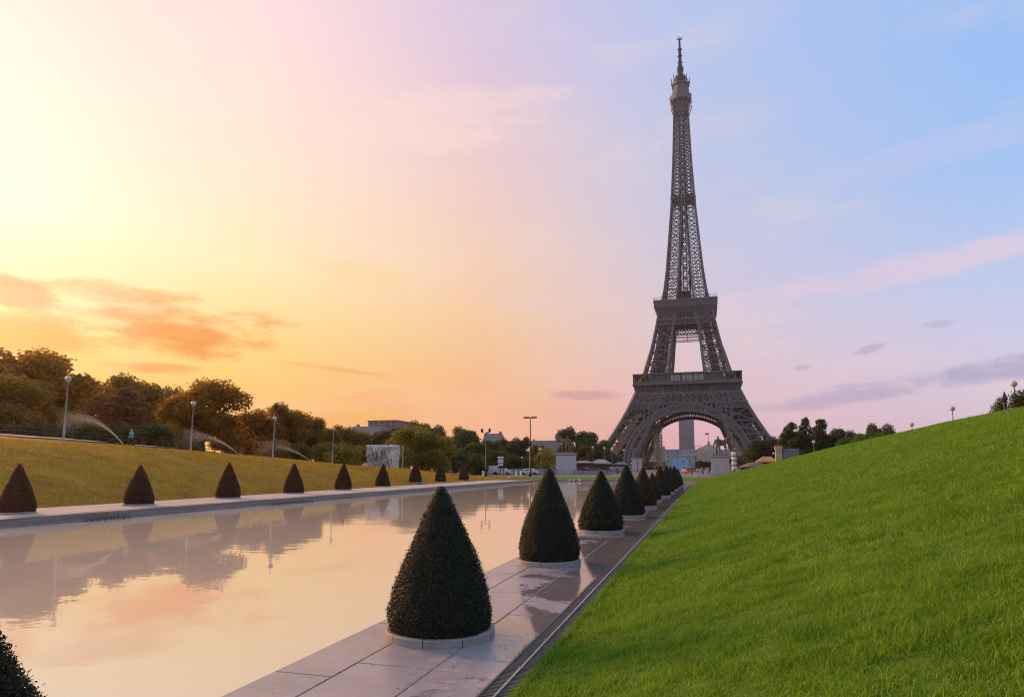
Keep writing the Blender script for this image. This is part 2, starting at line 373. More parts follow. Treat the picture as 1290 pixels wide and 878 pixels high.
# --- right-hand paved walk: slabs with open joints
def pavemat():
    m = bpy.data.materials.new('wet_paving'); m.use_nodes = True; b = NB(m.node_tree); p = m.node_tree.nodes['Principled BSDF']
    tc = b.n('ShaderNodeTexCoord'); v = tc.outputs['Object']; g = b.n('ShaderNodeNewGeometry'); s = b.n('ShaderNodeSeparateXYZ'); b.l(v, s.inputs[0])
    n1 = b.noise(v, 1.1, 5, .6); n2 = b.noise(v, 7, 5, .7); n3 = b.noise(v, .8, 5, .72, dist=.6)
    c = b.mix(b.rng(b.m('ADD', b.m('MULTIPLY', n1, .6), b.m('MULTIPLY', n2, .4)), .35, .65), (.25, .22, .22), (.41, .37, .375))
    c = b.mix(b.m('MULTIPLY', g.outputs['Random Per Island'], .35), c, (.27, .24, .26))
    # pale flecks: pink reflection of small puddles painted into the colour
    sp = b.noise(v, 11, 3, .6); puddle_refl = b.m('MULTIPLY', b.rng(sp, .60, .66), b.rng(n1, .45, .6))
    c = b.mix(b.m('MULTIPLY', puddle_refl, .55), c, (.60, .53, .52))
    # water left lying: mostly further along and against the gutter
    wet = b.m('ADD', b.m('ADD', n3, b.rng(s.outputs[1], 4.5, 16, -.10, .15)), b.rng(s.outputs[0], -3.3, -1.9, -.10, .12))
    wt = b.rng(wet, .50, .60, smooth=True)
    c = b.mix(b.m('MULTIPLY', wt, .62), c, (.10, .08, .075))
    b.l(c, p.inputs['Base Color']); b.l(b.rng(wt, 0, 1, .36, .06), p.inputs['Roughness']); p.inputs['Specular IOR Level'].default_value = .55
    bn = b.n('ShaderNodeBump'); bn.inputs['Distance'].default_value = .0015; b.l(b.noise(v, 60, 4, .7), bn.inputs['Height']); b.l(b.rng(wt, 0, 1, .9, .1), bn.inputs['Strength']); b.l(bn.outputs[0], p.inputs['Normal'])
    return m
M['pave'] = pavemat()
mb = MB(); xs = [-3.75, -3.17, -2.42, -1.80]
r2 = random.Random(3)
for i in range(3):
    y = -6 + i * .37
    while y < 70:
        L = (.0, 1.9, 1.9, 1.9)[1] * (1 + r2.uniform(-.03, .03)); x0, x1 = xs[i] + .006, xs[i + 1] - .006; y0, y1 = y + .006, min(y + L, 70) - .006; z = r2.uniform(-.0015, .0015); b_ = .006
        P = [(x0, y0, z - .008), (x1, y0, z - .008), (x1, y1, z - .008), (x0, y1, z - .008), (x0 + b_, y0 + b_, z), (x1 - b_, y0 + b_, z), (x1 - b_, y1 - b_, z), (x0 + b_, y1 - b_, z), (x0, y0, -.04), (x1, y0, -.04), (x1, y1, -.04), (x0, y1, -.04)]
        mb.add(P, [(4, 5, 6, 7), (0, 1, 5, 4), (1, 2, 6, 5), (2, 3, 7, 6), (3, 0, 4, 7), (8, 9, 1, 0), (9, 10, 2, 1), (10, 11, 3, 2), (11, 8, 0, 3)])
        y += L
tag(mb.build('pavement', M['pave']), kind='structure')
mb = MB(); mb.box((-2.7, 32, -.19), (2.08, 76, .33)); tag(mb.build('pavement_bed', M['darkgap']), kind='structure')
# --- left walk
tag(rects('path', [(-28.4, -24.1, PY0, 88, .004), (-24.2, -23.6, 88, 97, .0)], M['gravel']), kind='structure')
tag(rects('plaza', [(-75, 60, 128, 620, -.03)], M['asphalt']), kind='structure')
tag(rects('lawn_strip', [(-40, 12, 97, 127.8, -.02)], M['lawn']), kind='structure')
tag(rects('road', [(-75, 60, 139, 152, -.02)], material('dark_asphalt', (.09, .085, .09), .6, scale=1, var=.2)), kind='structure')
mb = MB()
for k in range(22): mb.box((-68 + k * 6, 145.5, -.012), (2.6, .14, .004))
for k in range(9): mb.box((-14 + k * 1.4, 145.5, -.011), (.7, 5.5, .004))
tag(mb.build('road_marking', M['white']), kind='structure')

# --- banks
def grid_mesh(name, xs, ys, zf, mat):
    X, Y = np.meshgrid(xs, ys, indexing='xy'); Z = zf(X, Y); V = np.stack([X, Y, Z], -1).reshape(-1, 3)
    nx = len(xs); i, j = np.meshgrid(np.arange(nx - 1), np.arange(len(ys) - 1), indexing='xy')
    a = (j * nx + i).ravel(); F = np.stack([a, a + 1, a + nx + 1, a + nx], 1)
    return obj(name, mesh(name, V, F, True), mat)
def lumps(X, Y, s, seed):
    r = np.random.default_rng(seed); Z = np.zeros_like(X)
    for k in range(22):
        a = r.uniform(0, 6.28); fr = s * r.uniform(.4, 2.2); Z = Z + np.sin(X * fr * np.cos(a) + Y * fr * np.sin(a) + r.uniform(0, 6.28)) / (fr / s) ** .8
    return Z / 18
def zr(X, Y):
    s = np.interp(Y, [-20, 0, 45, 85], [.30, .30, .292, .262])
    c = np.interp(Y, [0, 40, 85], [15.5, 15.5, 15.2])
    u = np.clip(X + 1.5, 0, None)
    prof = s * (u - np.maximum(u - c, 0) * 0.97) - .25 * np.exp(-np.clip(u, 0, 50) / 1.1) * np.minimum(u, .6) * .5
    end = np.clip((97 - Y) / 11, 0, 1); end = end * end * (3 - 2 * end)
    return prof * end + (lumps(X, Y, 1.1, 1) * .022 + lumps(X, Y, 8, 2) * .02 + lumps(X, Y, 17, 3) * .012) * np.clip(u * 2, 0, 1) * np.clip((97 - Y), 0, 1) - .012
def cr(Y): return np.interp(Y, [0, 29.7, 39, 53, 72, 86, 100, 112], [3.6, 3.45, 3.22, 2.8, 1.95, 1.5, .55, 0])
def zl(X, Y):
    c = cr(Y); u = np.clip((-28.3 - X) / 12., 0, None)
    t = np.clip(u, 0, 1); prof = c * (t * 1.18 - .18 * t ** 3)
    prof = prof + np.clip((-40.3 - X) / 10, 0, 1) * .98 * np.clip(c / 3.4, 0, 1)
    return prof + (lumps(X, Y, 1.2, 5) * .10 + lumps(X, Y, 5, 6) * .03) * np.clip(u * 4, 0, 1) * np.clip(c, 0, 1) - .012
tag(grid_mesh('lawn_right', np.concatenate([np.arange(-1.5, 15, .12), np.arange(15, 90, 1.5)]), np.concatenate([np.arange(-8, 30, .12), np.arange(30, 99, .5)]), zr, M['lawn']), kind='structure')
tag(grid_mesh('lawn_left', np.concatenate([np.arange(-110, -46, 1.5), np.arange(-46, -28.1, .2)]), np.arange(-8, 113, .35), zl, M['lawndrylit']), kind='structure')
# pale upper path behind the left crest
xs_ = np.arange(-49.5, -46.9, .3)
tag(grid_mesh('upper_path', xs_, np.arange(0, 80, 1.), lambda X, Y: zl(X, Y) + .10, M['gravel']), kind='structure')

def blades(name, X, Y, Z, h, wd, mat, lean=.5, bend=False):
    n = len(X); a = rng.uniform(0, 6.28, n); l = rng.uniform(.1, 1, n) * lean * h; b = a + rng.normal(0, .8, n)
    base = np.stack([X, Y, Z], 1); sd_ = np.stack([np.cos(a), np.sin(a), 0 * a], 1) * (wd / 2)[:, None]
    tip = base + np.stack([np.cos(b + 1.57) * l, np.sin(b + 1.57) * l, h * rng.uniform(.75, 1.05, n)], 1)
    if not bend:
        V = np.stack([base - sd_, base + sd_, tip], 1).reshape(-1, 3)
        return obj(name, mesh(name, V, np.arange(3 * n).reshape(-1, 3)), mat)
    mid = base + (tip - base) * [.34, .34, .62]
    V = np.stack([base - sd_, base + sd_, mid - sd_ * .8, mid + sd_ * .8, tip], 1).reshape(-1, 3)
    k5 = np.arange(n)[:, None] * 5; F = np.concatenate([k5 + [0, 1, 3], k5 + [0, 3, 2], k5 + [2, 3, 4]], 1).reshape(-1, 3)
    return obj(name, mesh(name, V, F), mat)
def scatter(n, x0, x1, y0, y1, zf, clump=.5, fs=2.6, seed=1):
    X = rng.uniform(x0, x1, n); Y = rng.uniform(y0, y1, n)
    d = lumps(X, Y, fs, seed) * 2 + lumps(X, Y, fs * 3.3, seed + 20) * 2.5; d2 = lumps(X, Y, 14, seed + 40) * 2.2 + lumps(X, Y, 27, seed + 60) * 1.6; keep = rng.uniform(0, 1, n) < np.clip(.80 + d * clump * .6 + d2 * clump, .15, 1); d = d * .6 + d2 * .7
    X, Y = X[keep], Y[keep]; return X, Y, zf(X, Y) - .004, d[keep]
parts_ = []
for (n, x0, x1, y0, y1, h, wd) in [(330000, -1.52, 4.5, 1.2, 8, .045, .0052), (34000, -1.45, 4.5, 1.2, 8, .085, .005), (230000, -1.52, 9, 8, 16, .058, .0088), (20000, -1.4, 9, 8, 16, .09, .008), (220000, -1.52, 14.5, 16, 34, .065, .014), (120000, -1.52, 14.6, 34, 88, .08, .03)]:
    X, Y, Z, d = scatter(n, x0, x1, y0, y1, zr)
    k = rng.uniform(.5, 1.25, len(X)) * (1 + np.clip(d, -.4, .8) * .6)
    parts_.append((X, Y, Z, h * k, np.full(len(X), wd) * rng.uniform(.7, 1.3, len(X))))
n = 30000; Y = 1.5 + 60 * rng.uniform(0, 1, n) ** 1.6; X = -1.515 + np.abs(rng.normal(0, .03, n)) - .02; parts_.append((X, Y, X * 0 - .01, .05 * rng.uniform(.5, 1.3, n) + Y * .0006, .004 + Y * .0005))
X, Y, Z, H_, W_ = [np.concatenate(a) for a in zip(*parts_)]
tag(blades('grass', X, Y, Z, H_, W_, M['grass'], 1.35, True), 'lush bright green grass covering the right bank', 'grass', kind='stuff')
X, Y, Z, d = scatter(170000, -41.5, -28.3, 14, 108, zl, .6, 1.2, 5)
tag(blades('dry_grass_warmlit', X, Y, Z, .10 * rng.uniform(.5, 1.3, len(X)), .035 * rng.uniform(.6, 1.3, len(X)), M['grassdrylit'], .8), 'olive brown grass covering the left bank', 'grass', kind='stuff')
# moss and weeds between slabs and gutter
n = 26000; Y = rng.uniform(2, 62, n) ; Y = 2 + (Y - 2) ** 1.0; X = rng.normal(-1.795, .014, n)
kk = rng.uniform(0, 1, n) < np.clip(.35 + lumps(Y * 0, Y, 2.2, 9) * 2.5 + .25 * (Y > 9), .03, 1); X, Y = X[kk], Y[kk]
tag(blades('weeds', X, Y, X * 0 - .01, .03 * rng.uniform(.4, 1.5, len(X)), .006 + Y * .0003, grassmat('weed_blade', (.10, .075, .02), (.16, .12, .03), (.14, .17, .03)), 1.2), 'brownish weeds and moss in the joint beside the gutter grate', 'weeds', kind='stuff')

# litter: fallen leaves and grit
n = 420; X = np.where(rng.uniform(0, 1, n) < .5, rng.normal(-2.0, .12, n), rng.uniform(-3.7, -1.85, n)); Y = rng.uniform(3, 30, n); X = np.clip(X, -3.72, -1.84)
k_ = np.hypot(X + 2.88, (Y - 6.95)) > .72; X, Y = X[k_], Y[k_]
pp = np.stack([X, Y, X * 0 + .004], 1); a_ = rng.uniform(0, 6.28, len(X)); s_ = rng.uniform(.006, .02, len(X)); u_ = np.stack([np.cos(a_), np.sin(a_), 0 * a_], 1) * s_[:, None]; v_ = np.stack([-np.sin(a_), np.cos(a_), 0 * a_ + .25], 1) * (s_ * .5)[:, None]
V = np.stack([pp - u_, pp - v_ * .6 + [0, 0, .002], pp + u_, pp + v_], 1).reshape(-1, 3)
tag(obj('leaf_litter', mesh('leaf_litter', V, np.arange(len(V)).reshape(-1, 4)), grassmat('dead_leaf', (.05, .03, .015), (.13, .07, .03), (.24, .16, .07))), 'scattered dead leaves on the right paved walk', 'leaves', kind='stuff')
# moss in the slab joints
n = 9000; X = rng.choice(np.array([-3.17, -2.42]), n) + rng.normal(0, .007, n); Y = rng.uniform(3, 40, n); kk = rng.uniform(0, 1, n) < np.clip(lumps(Y * 0 + X * 40, Y, 3.1, 19) * 5 - .1, 0, 1); X, Y = X[kk], Y[kk]
tag(blades('joint_moss', X, Y, X * 0 - .008, .014 * rng.uniform(.4, 1.5, len(X)), .006 + Y * .0003, grassmat('joint_moss_blade', (.05, .05, .02), (.09, .09, .03), (.12, .13, .03)), 1.4), 'thin moss growing in the joints between paving slabs', 'moss', kind='stuff')

# --- slotted gutter beside the walk
dr = thing('drain_grate', 'long slotted iron drainage grate along the foot of the green bank', 'drain', (-1.66, 0, 0))
mb = MB(); mb.box((0, 32, -.10), (.29, 76, .12)); mb.build('channel', M['darkgap'], dr)
mb = MB()
for x, wd in ((-.128, .016), (.128, .016)): mb.box((x, 32, -.012), (wd, 76, .05))
mb.build('frame', M['grate'], dr)
mb = MB(); mb.box((0, 32, -.001), (.022, 76, .04)); 
for k in range(70): mb.box((0, 1 + k, .006), (.05, .03, .03))
mb.build('centre_bar', M['steel'], dr)
mb = MB(); y = 2.
while y < 40:
    st = .034 if y < 16 else .07
    for sx_ in (-1, 1): mb.box((sx_ * .066, y, -.008), (.108, st * .5, .03))
    y += st
mb.build('grating', M['grate'], dr)
mb = MB()
for k in range(66): mb.box((-1.508, 1.2 + k * 1.0, -.012), (.02, .985, .05))
tag(mb.build('kerb_strip', M['grate']), kind='structure')

# ------------------------------------------------------------------ clipped yew cones
def leafquads(P, N, size, spread=.8, asp=.45, seed=0):
    r = np.random.default_rng(seed); n = len(P)
    d = N + r.normal(0, spread, (n, 3)); d /= np.linalg.norm(d, axis=1)[:, None]          # leaf normal
    t = np.cross(d, r.normal(0, 1, (n, 3))); t /= np.linalg.norm(t, axis=1)[:, None]; b = np.cross(d, t)
    s = (size * r.uniform(.6, 1.4, n))[:, None]
    V = np.stack([P - t * s, P + b * s * asp, P + t * s, P - b * s * asp], 1).reshape(-1, 3)
    return V, np.arange(4 * n).reshape(-1, 4)
PROF = np.array([(0, .93), (.05, .97), (.14, 1.), (.3, .90), (.45, .755), (.6, .575), (.75, .385), (.88, .215), (.95, .12), (.985, .06), (1, .01)])
PROF2 = np.array([(0, .95), (.06, .99), (.15, 1.), (.32, .88), (.5, .69), (.65, .51), (.8, .325), (.9, .19), (.96, .10), (.99, .05), (1, .01)])
def yew_mesh(seed, nleaf, size, prof, H_=1.8, R_=.56):
    r = np.random.default_rng(seed)
    ts = np.linspace(0, 1, 40); na = 40; A = np.linspace(0, 2 * np.pi, na, endpoint=False)
    def wob(t, a): return 1 + .018 * np.sin(3 * a + seed + 5 * t) + .014 * np.sin(7 * a + 11 * t + seed * 2) + .012 * np.sin(13 * a - 23 * t)
    T, AA = np.meshgrid(ts, A, indexing='ij'); Rr = np.interp(T, prof[:, 0], prof[:, 1]) * R_ * wob(T, AA) * .955
    V = np.stack([Rr * np.cos(AA), Rr * np.sin(AA), T * H_ * .985], -1).reshape(-1, 3)
    i, j = np.meshgrid(np.arange(39), np.arange(na), indexing='ij'); a0 = (i * na + j).ravel(); a1 = (i * na + (j + 1) % na).ravel()
    core = mesh('inner_bush', V, np.stack([a0, a1, a1 + na, a0 + na], 1), True)
    # leaves by area
    t = r.uniform(0, 1, nleaf * 3); keep = r.uniform(0, 1, nleaf * 3) < np.interp(t, prof[:, 0], prof[:, 1]) * 1.0 + .03; t = t[keep][:nleaf]; n = len(t)
    a = r.uniform(0, 2 * np.pi, n); R1 = np.interp(t, prof[:, 0], prof[:, 1]) * R_ * wob(t, a)
    off = r.normal(.0, .011, n) + (r.uniform(0, 1, n) < .035) * r.uniform(0, .03, n)
    P = np.stack([(R1 + off) * np.cos(a), (R1 + off) * np.sin(a), t * H_ + off * .3], 1); N = np.stack([np.cos(a), np.sin(a), np.full(n, .3)], 1)
    V, F = leafquads(P, N, size, .75, .42, seed)
    return core, mesh('foliage', V, F)
def ring_mesh(R_, segs=9, h=.085, wd=.085):
    mb = MB(); nn = 6
    for s_ in range(segs):
        a0 = 2 * math.pi * s_ / segs + .008; a1 = 2 * math.pi * (s_ + 1) / segs - .008; V = []; F = []
        for k in range(nn + 1):
            a = a0 + (a1 - a0) * k / nn
            for r_, z in ((R_, -.03), (R_, h - .008), (R_ - .008, h), (R_ - wd, h), (R_ - wd, -.03)): V.append((r_ * math.cos(a), r_ * math.sin(a), z))
        for k in range(nn):
            for q in range(4): F.append((k * 5 + q, (k + 1) * 5 + q, (k + 1) * 5 + q + 1, k * 5 + q + 1))
        F.append((0, 1, 2, 3, 4)); F.append(tuple(nn * 5 + q for q in (4, 3, 2, 1, 0)))
        mb.add(V, F)
    return mesh('stone_ring', mb.V, mb.F)
soil_me = mesh('soil', [(math.cos(a) * .56, math.sin(a) * .56, .05) for a in np.linspace(0, 6.283, 24, endpoint=False)], [tuple(range(24))])
yews = {}
for k, (sd_, n_, sz, pf) in {'near': (1, 44000, .0115, PROF), 'near2': (2, 34000, .0125, PROF), 'mid': (3, 12000, .021, PROF), 'left': (4, 11000, .024, PROF2)}.items():
    yews[k] = yew_mesh(sd_, n_, sz, pf)
ring_me = ring_mesh(.60); cnt = 0
M['yewleft'] = leafmat('yew_leaf_warmlit', (.15, .06, .024), (.07, .032, .014), .2, 3.)  # reddish evening light put into the left cones' leaf colour
M['yewrust'] = leafmat('yew_leaf_rusty', (.095, .055, .022), (.024, .024, .011), .12, 2.)
def yew(kind, x, y, H_, D_, label, group, rz=0, mat='yew'):
    t = thing('topiary_cone', label, 'topiary', (x, y, 0), rz, group)
    core, fol = yews[kind]
    if mat != 'yew': fol = fol.copy(); fol.materials.clear(); fol.materials.append(M[mat])
    s = D_ / 1.12; sc = (s, s, (H_ - .06) / 1.8)
    for nm, me, m_ in (('foliage', fol, M['yew']), ('inner_bush', core, M['yewcore'])):
        o = obj(nm, me, m_, t, (0, 0, .05)); o.scale = (sc[0] * (1 + .03 * math.sin(rz * 5)), sc[1], sc[2]); o.rotation_euler = (.014 * math.sin(rz * 7 + 1), .016 * math.cos(rz * 4), 0)
    o = obj('stone_ring', ring_me, M['kerb'], t); o.scale = (s, s, 1)
    o = obj('soil', soil_me, M['darkgap'], t); o.scale = (s, s, 1)
    return t
GR = 'clipped yew cones along the right walk'
R_ = [(-3.04, 2.10, 1.34, 1.07, 'near', 'dark clipped yew cone cut off by the lower left corner of the photo', 'yew'),
 (-2.82, 6.95, 1.60, 1.09, 'near', 'largest dark yew cone in the foreground on a stone ring', 'yew'),
 (-2.94, 12.6, 1.80, 1.12, 'near2', 'second large dark yew cone, beyond the foreground one', 'yew'),
 (-2.92, 18.9, 1.70, 1.20, 'mid', 'third yew cone of the right walk, just past the dry pale slabs', 'yew'),
 (-2.90, 25.0, 1.90, 1.22, 'mid', 'fourth yew cone of the right walk, broad and tall', 'yew'),
 (-2.88, 31.0, 1.80, 1.16, 'mid', 'fifth yew cone of the right walk with rusty brown left side', 'yewrust'),
 (-2.88, 36.6, 1.52, .86, 'mid', 'small slim yew cone, lowest of the right walk', 'yew'),
 (-2.88, 42.4, 1.90, 1.16, 'mid', 'rust tinged yew cone right behind the small slim one', 'yewrust'),
 (-2.9, 48.6, 1.95, 1.1, 'left', 'dark green yew cone between two rust tinged ones', 'yew'),
 (-2.9, 54.8, 1.88, 1.1, 'left', 'third from last yew cone of the right walk, brownish green', 'yewrust'),
 (-2.9, 60.8, 1.93, 1.05, 'left', 'second to last yew cone of the right walk', 'yew'),
 (-2.9, 66.6, 1.67, 1.05, 'left', 'last and farthest yew cone of the right walk', 'yewrust')]
for i, (x, y, h, d, k, lb, m_) in enumerate(R_): yew(k, x, y, h, d, lb, GR, i * 1.3, m_)
L_ = [(21, 645, 585, 44), (175, 634.5, 586, 39), (287, 626, 583, 32.5), (370, 620, 584, 27.5), (432, 616, 584, 23), (482, 612, 585, 20.5), (523, 609, 583, 18.5), (555, 607.5, 583, 16), (584, 605, 584, 14.5)]
words_ = ['nearest yew cone across the pool, cut by the left frame edge', 'second yew cone across the pool, near the water jet pipe', 'third yew cone across the pool from the left', 'fourth yew cone across the pool, beside the farther jet pipe',
          'fifth yew cone across the pool from the left', 'sixth yew cone across the pool, in front of the carved stone block', 'seventh yew cone across the pool, before the tall golden tree', 'greyish brown patchy yew cone by the white ramp', 'last yew cone across the pool at the far corner']
for i, (px, py, ty, wp) in enumerate(L_):
    py += 2.2 - i * .2; wp *= .87
    r = ray(px, py); t_ = -EYE / r.z; x, y = r.x * t_, r.y * t_; xm = -28.1 - 1.0 * (i > 4); y, x = (y, x) if x > xm else (xm * r.y / r.x, xm); q = mpp(x, y)
    t = yew('left', x, y, (py - ty + .5) * q, wp * q, words_[i], 'clipped yew cones across the pool', i, 'yewleft'); t.location.z = max(0, float(zl(np.array([x]), np.array([y]))[0]) - .02)

# jet pipes on the far wall
for (pxa, pya, pxb, pyb, lb) in ((108, 653.5, 164, 650, 'nearer dark pipe with a row of fountain jets below the stepped wall'), (344, 633, 394, 629.5, 'farther dark pipe with a row of fountain jets below the stepped wall')):
    xx = PX0 + .45
    def onX(px, py):
        r = ray(px, py); t = xx / r.x; return r.y * t
    ya, yb = onX(pxa, pya), onX(pxb, pyb)
    t = thing('fountain_pipe', lb, 'fountain pipe', (xx, ya, -.30), 0, 'fountain pipes at the pool wall')
    mb = MB(); mb.tube([(0, 0, .10), (0, yb - ya, .10)], .04, 8)
    for k in range(8): mb.box((0, (yb - ya) * k / 7, .03), (.05, .05, .14))
    mb.build('pipe', M['bronze'], t)
    for k in range(12):
        mb = MB(); y = (yb - ya) * (k + .5) / 12; mb.lathe((0, y, .13), [(.035, 0), (.05, .04), (.03, .06), (.022, .09 + .03 * (k % 3)), (.012, .11 + .03 * (k % 3))], 8); mb.build('nozzle', M['bronze'], t)

# ------------------------------------------------------------------ iron tower
TX, TY = -12.9, 496.
tower = thing('iron_tower', 'tall brown iron lattice tower with four arched legs and a mast', 'tower', (TX, TY, 0))
WZ = np.array([(0, 62), (10, 55.5), (19, 50), (30, 43.7), (42, 37.7), (51, 33.8), (57.6, 31.4), (65, 28.6), (85, 23), (108, 18.4), (116, 16.6), (123, 14.9), (140, 12.7), (161, 10.9), (190, 8.5), (225, 6.6), (258, 5.4), (277, 4.9)])
IZ = np.array([(0, 38), (10, 32.5), (19, 28), (42, 18.2), (51, 15.8), (57.6, 14.), (65, 12.2), (85, 10), (108, 8.), (116, 6.3), (123, 5.4), (161, 2.6), (190, 1.0), (277, .6)])
Wf = lambda z: float(np.interp(z, WZ[:, 0], WZ[:, 1])); If = lambda z: float(np.interp(z, IZ[:, 0], IZ[:, 1]))
def leg(sx_, sy_, zs, tc_, tb, sub, parent, name='leg'):
    mb = MB()
    if name == 'shaft_column':
        for b in zs[1:]:
            o = If(b); W_ = Wf(b); mb.beam((sx_ * o, sy_ * W_, b), (0, sy_ * W_, b), .35); mb.beam((sx_ * W_, sy_ * o, b), (sx_ * W_, 0, b), .35) 
    cor = [(Wf, Wf), (If, Wf), (If, If), (Wf, If)]
    P = lambda k, z: Vector((sx_ * cor[k][0](z), sy_ * cor[k][1](z), z))
    for k in range(4):
        for a, b in zip(zs, zs[1:]): mb.beam(P(k, a), P(k, b), tc_(a))
    for a, b in zip(zs, zs[1:]):
        for k in range(4):
            k2 = (k + 1) % 4; A, B_, C, D = P(k, a), P(k2, a), P(k2, b), P(k, b); t = tb(a)
            mb.beam(A, C, t); mb.beam(B_, D, t); mb.beam(D, C, t * 1.1)
            if sub:
                m1 = (A + D) / 2; m2 = (B_ + C) / 2; mb.beam(m1, m2, t * .55)
                mt = (D + C) / 2; m0 = (A + B_) / 2; mb.beam(m0, mt, t * .4)
        if sub:
            mb.beam(P(0, b), P(2, b), tb(a) * .7); mb.beam(P(1, b), P(3, b), tb(a) * .7)
    return mb.build(name, M['iron'], parent)
for sx_ in (-1, 1):
    for sy_ in (-1, 1):
        leg(sx_, sy_, [3, 13, 22.5, 31.5, 40, 47, 54], lambda z: 1.6, lambda z: .75, True, tower)
        leg(sx_, sy_, [57, 65.5, 74, 82.5, 90.5, 98, 105, 109], lambda z: 1.25, lambda z: .5, True, tower, 'upper_leg')
        mb = MB(); q_ = lambda z: (sx_ * (Wf(z) + If(z)) / 2, sy_ * (Wf(z) + If(z)) / 2, z)
        for a, b, t_ in ((4, 19, 8), (19, 31, 7), (31, 44, 6.2), (44, 57, 5.5), (57, 66, 4.6), (66, 85, 4.), (85, 108, 3.6)): mb.beam(q_(a), q_(b), t_, t_ * .8)
        mb.build('lift_shaft_shade', M['irondark_shade'], tower)  # solid near-black shaft, doubles as painted shade inside the leg
        mb = MB(); mb.frust((sx_ * 50, sy_ * 50, -.5), (29, 29), (26, 26), 4.5); mb.build('pier', M['stone'], tower)
zs = [118.]
while zs[-1] < 271: zs.append(zs[-1] + max(3.4, (Wf(zs[-1]) - If(zs[-1])) * .85))
zs[-1] = 274.
for sx_ in (-1, 1):
    for sy_ in (-1, 1):
        leg(sx_, sy_, zs, lambda z: float(np.interp(z, [118, 275], [1.05, .7])), lambda z: float(np.interp(z, [118, 275], [.42, .34])), False, tower, 'shaft_column')
# lift core and ties up the shaft
mb = MB()
for a, b in zip(zs, zs[1:]):
    c = min(If(a) * .8 + 1.0, 3.4)
    for s1, s2 in ((-1, -1), (1, -1), (1, 1), (-1, 1)):
        mb.beam((s1 * c, s2 * c, a), (s1 * c, s2 * c, b), 1.25 if a < 200 else .9)
        mb.beam((s1 * c * .35, s2 * c, a), (s1 * c * .35, s2 * c, b), .5)
    for s2 in (-1, 1): mb.beam((-c, s2 * c, a), (c, s2 * c, b), .5); mb.beam((c, s2 * c, a), (-c, s2 * c, b), .5); mb.beam((-c, s2 * c, b), (c, s2 * c, b), .5); mb.beam((s2 * c, -c, a), (s2 * c, c, b), .3)
mb.box((0, 0, 124), (5, 5, 8))
mb.build('lift_core', M['irondark_shade'], tower)
# arches on the four sides
AA, AB, Z0 = 39.3, 38.6, 4.6
def arch(rot):
    mb = MB(); ca, sa = round(math.cos(rot)), round(math.sin(rot))
    def P(t, k, back):                           # t angle, k 0 outside edge .. 1 inside edge
        a = AA - 2.9 * k; b = AB - 4.6 * k; x = a * math.cos(t); z = Z0 + b * math.sin(t)
        y = -(Wf(max(z, 0)) + .5 - back); return Vector((x * ca - y * sa, x * sa + y * ca, z))
    n = 46; T = [math.pi * k / n for k in range(n + 1)]
    for t0, t1 in zip(T, T[1:]):
        for back in (0, 6.5):
            mb.beam(P(t0, 0, back), P(t1, 0, back), 1.0, 1.1); mb.beam(P(t0, 1, back), P(t1, 1, back), 1.1, 1.3)
            if back == 0:
                mb.beam(P(t0, .12, 0), P(t1, .12, 0), .3); mb.beam(P(t0, .85, 0), P(t1, .85, 0), .3)
            mb.beam(P(t0, 0, back), P(t0, 1, back), .6); mb.beam(P(t0, 0, back), P(t1, 1, back), .35); mb.beam(P(t1, 0, back), P(t0, 1, back), .35)
            tm = (t0 + t1) / 2; mb.beam(P(tm, .1, back), P(tm, .9, back), .5)
        mb.beam(P(t0, 1, 0), P(t0, 1, 6.5), .75, .6); mb.beam(P(t0, 0, 0), P(t0, 0, 6.5), .4)
        mb.beam(P((t0 + t1) / 2, 1, 2.2), P((t0 + t1) / 2, 1, 2.2) + (P(t1, 1, 2.2) - P(t0, 1, 2.2)) * .51, .5); 
        for q in (2.2, 4.4): mb.beam(P(t0, 1, q), P(t1, 1, q), .45)
    # arcade in the spandrels up to the girder
    zt = 43.8
    for sgn in (-1, 1):
        px_ = None
        for k in range(7):
            x = sgn * (9.5 + k * 3.0)
            if abs(x) >= AA: continue
            zb = Z0 + AB * math.sqrt(1 - (x / AA) ** 2)
            yy = lambda z: -(Wf(z) + .5)
            R = lambda x, z: Vector((x * ca - yy(z) * sa, x * sa + yy(z) * ca, z))
            mb.beam(R(x, zb), R(x, zt), .75, .6)
            x1 = x + sgn * 3.0; zb1 = Z0 + AB * math.sqrt(max(0, 1 - (x1 / AA) ** 2))
            q = max(zt - 1.2 - k * .1, zb + .2)
            mb.beam(R(x, q), R(x + sgn * 1.5, zt), .7); mb.beam(R(x + sgn * 1.5, zt), R(x1, q), .7)
            mb.beam(R(x, zb + .9), R(x + sgn * 1.5, (zb + zb1) / 2 + .1), .6)
    return mb.build('arch', M['iron'], tower)
for k in range(4): arch(k * math.pi / 2)
def ringside(fn, name, mat):
    """the same work on each of the four sides, one mesh each"""
    for k in range(4):
        mb = MB(); ca, sa = round(math.cos(k * math.pi / 2)), round(math.sin(k * math.pi / 2))
        R = lambda x, y, z: Vector((x * ca - y * sa, x * sa + y * ca, z))
        fn(mb, R); mb.build(name, mat, tower)
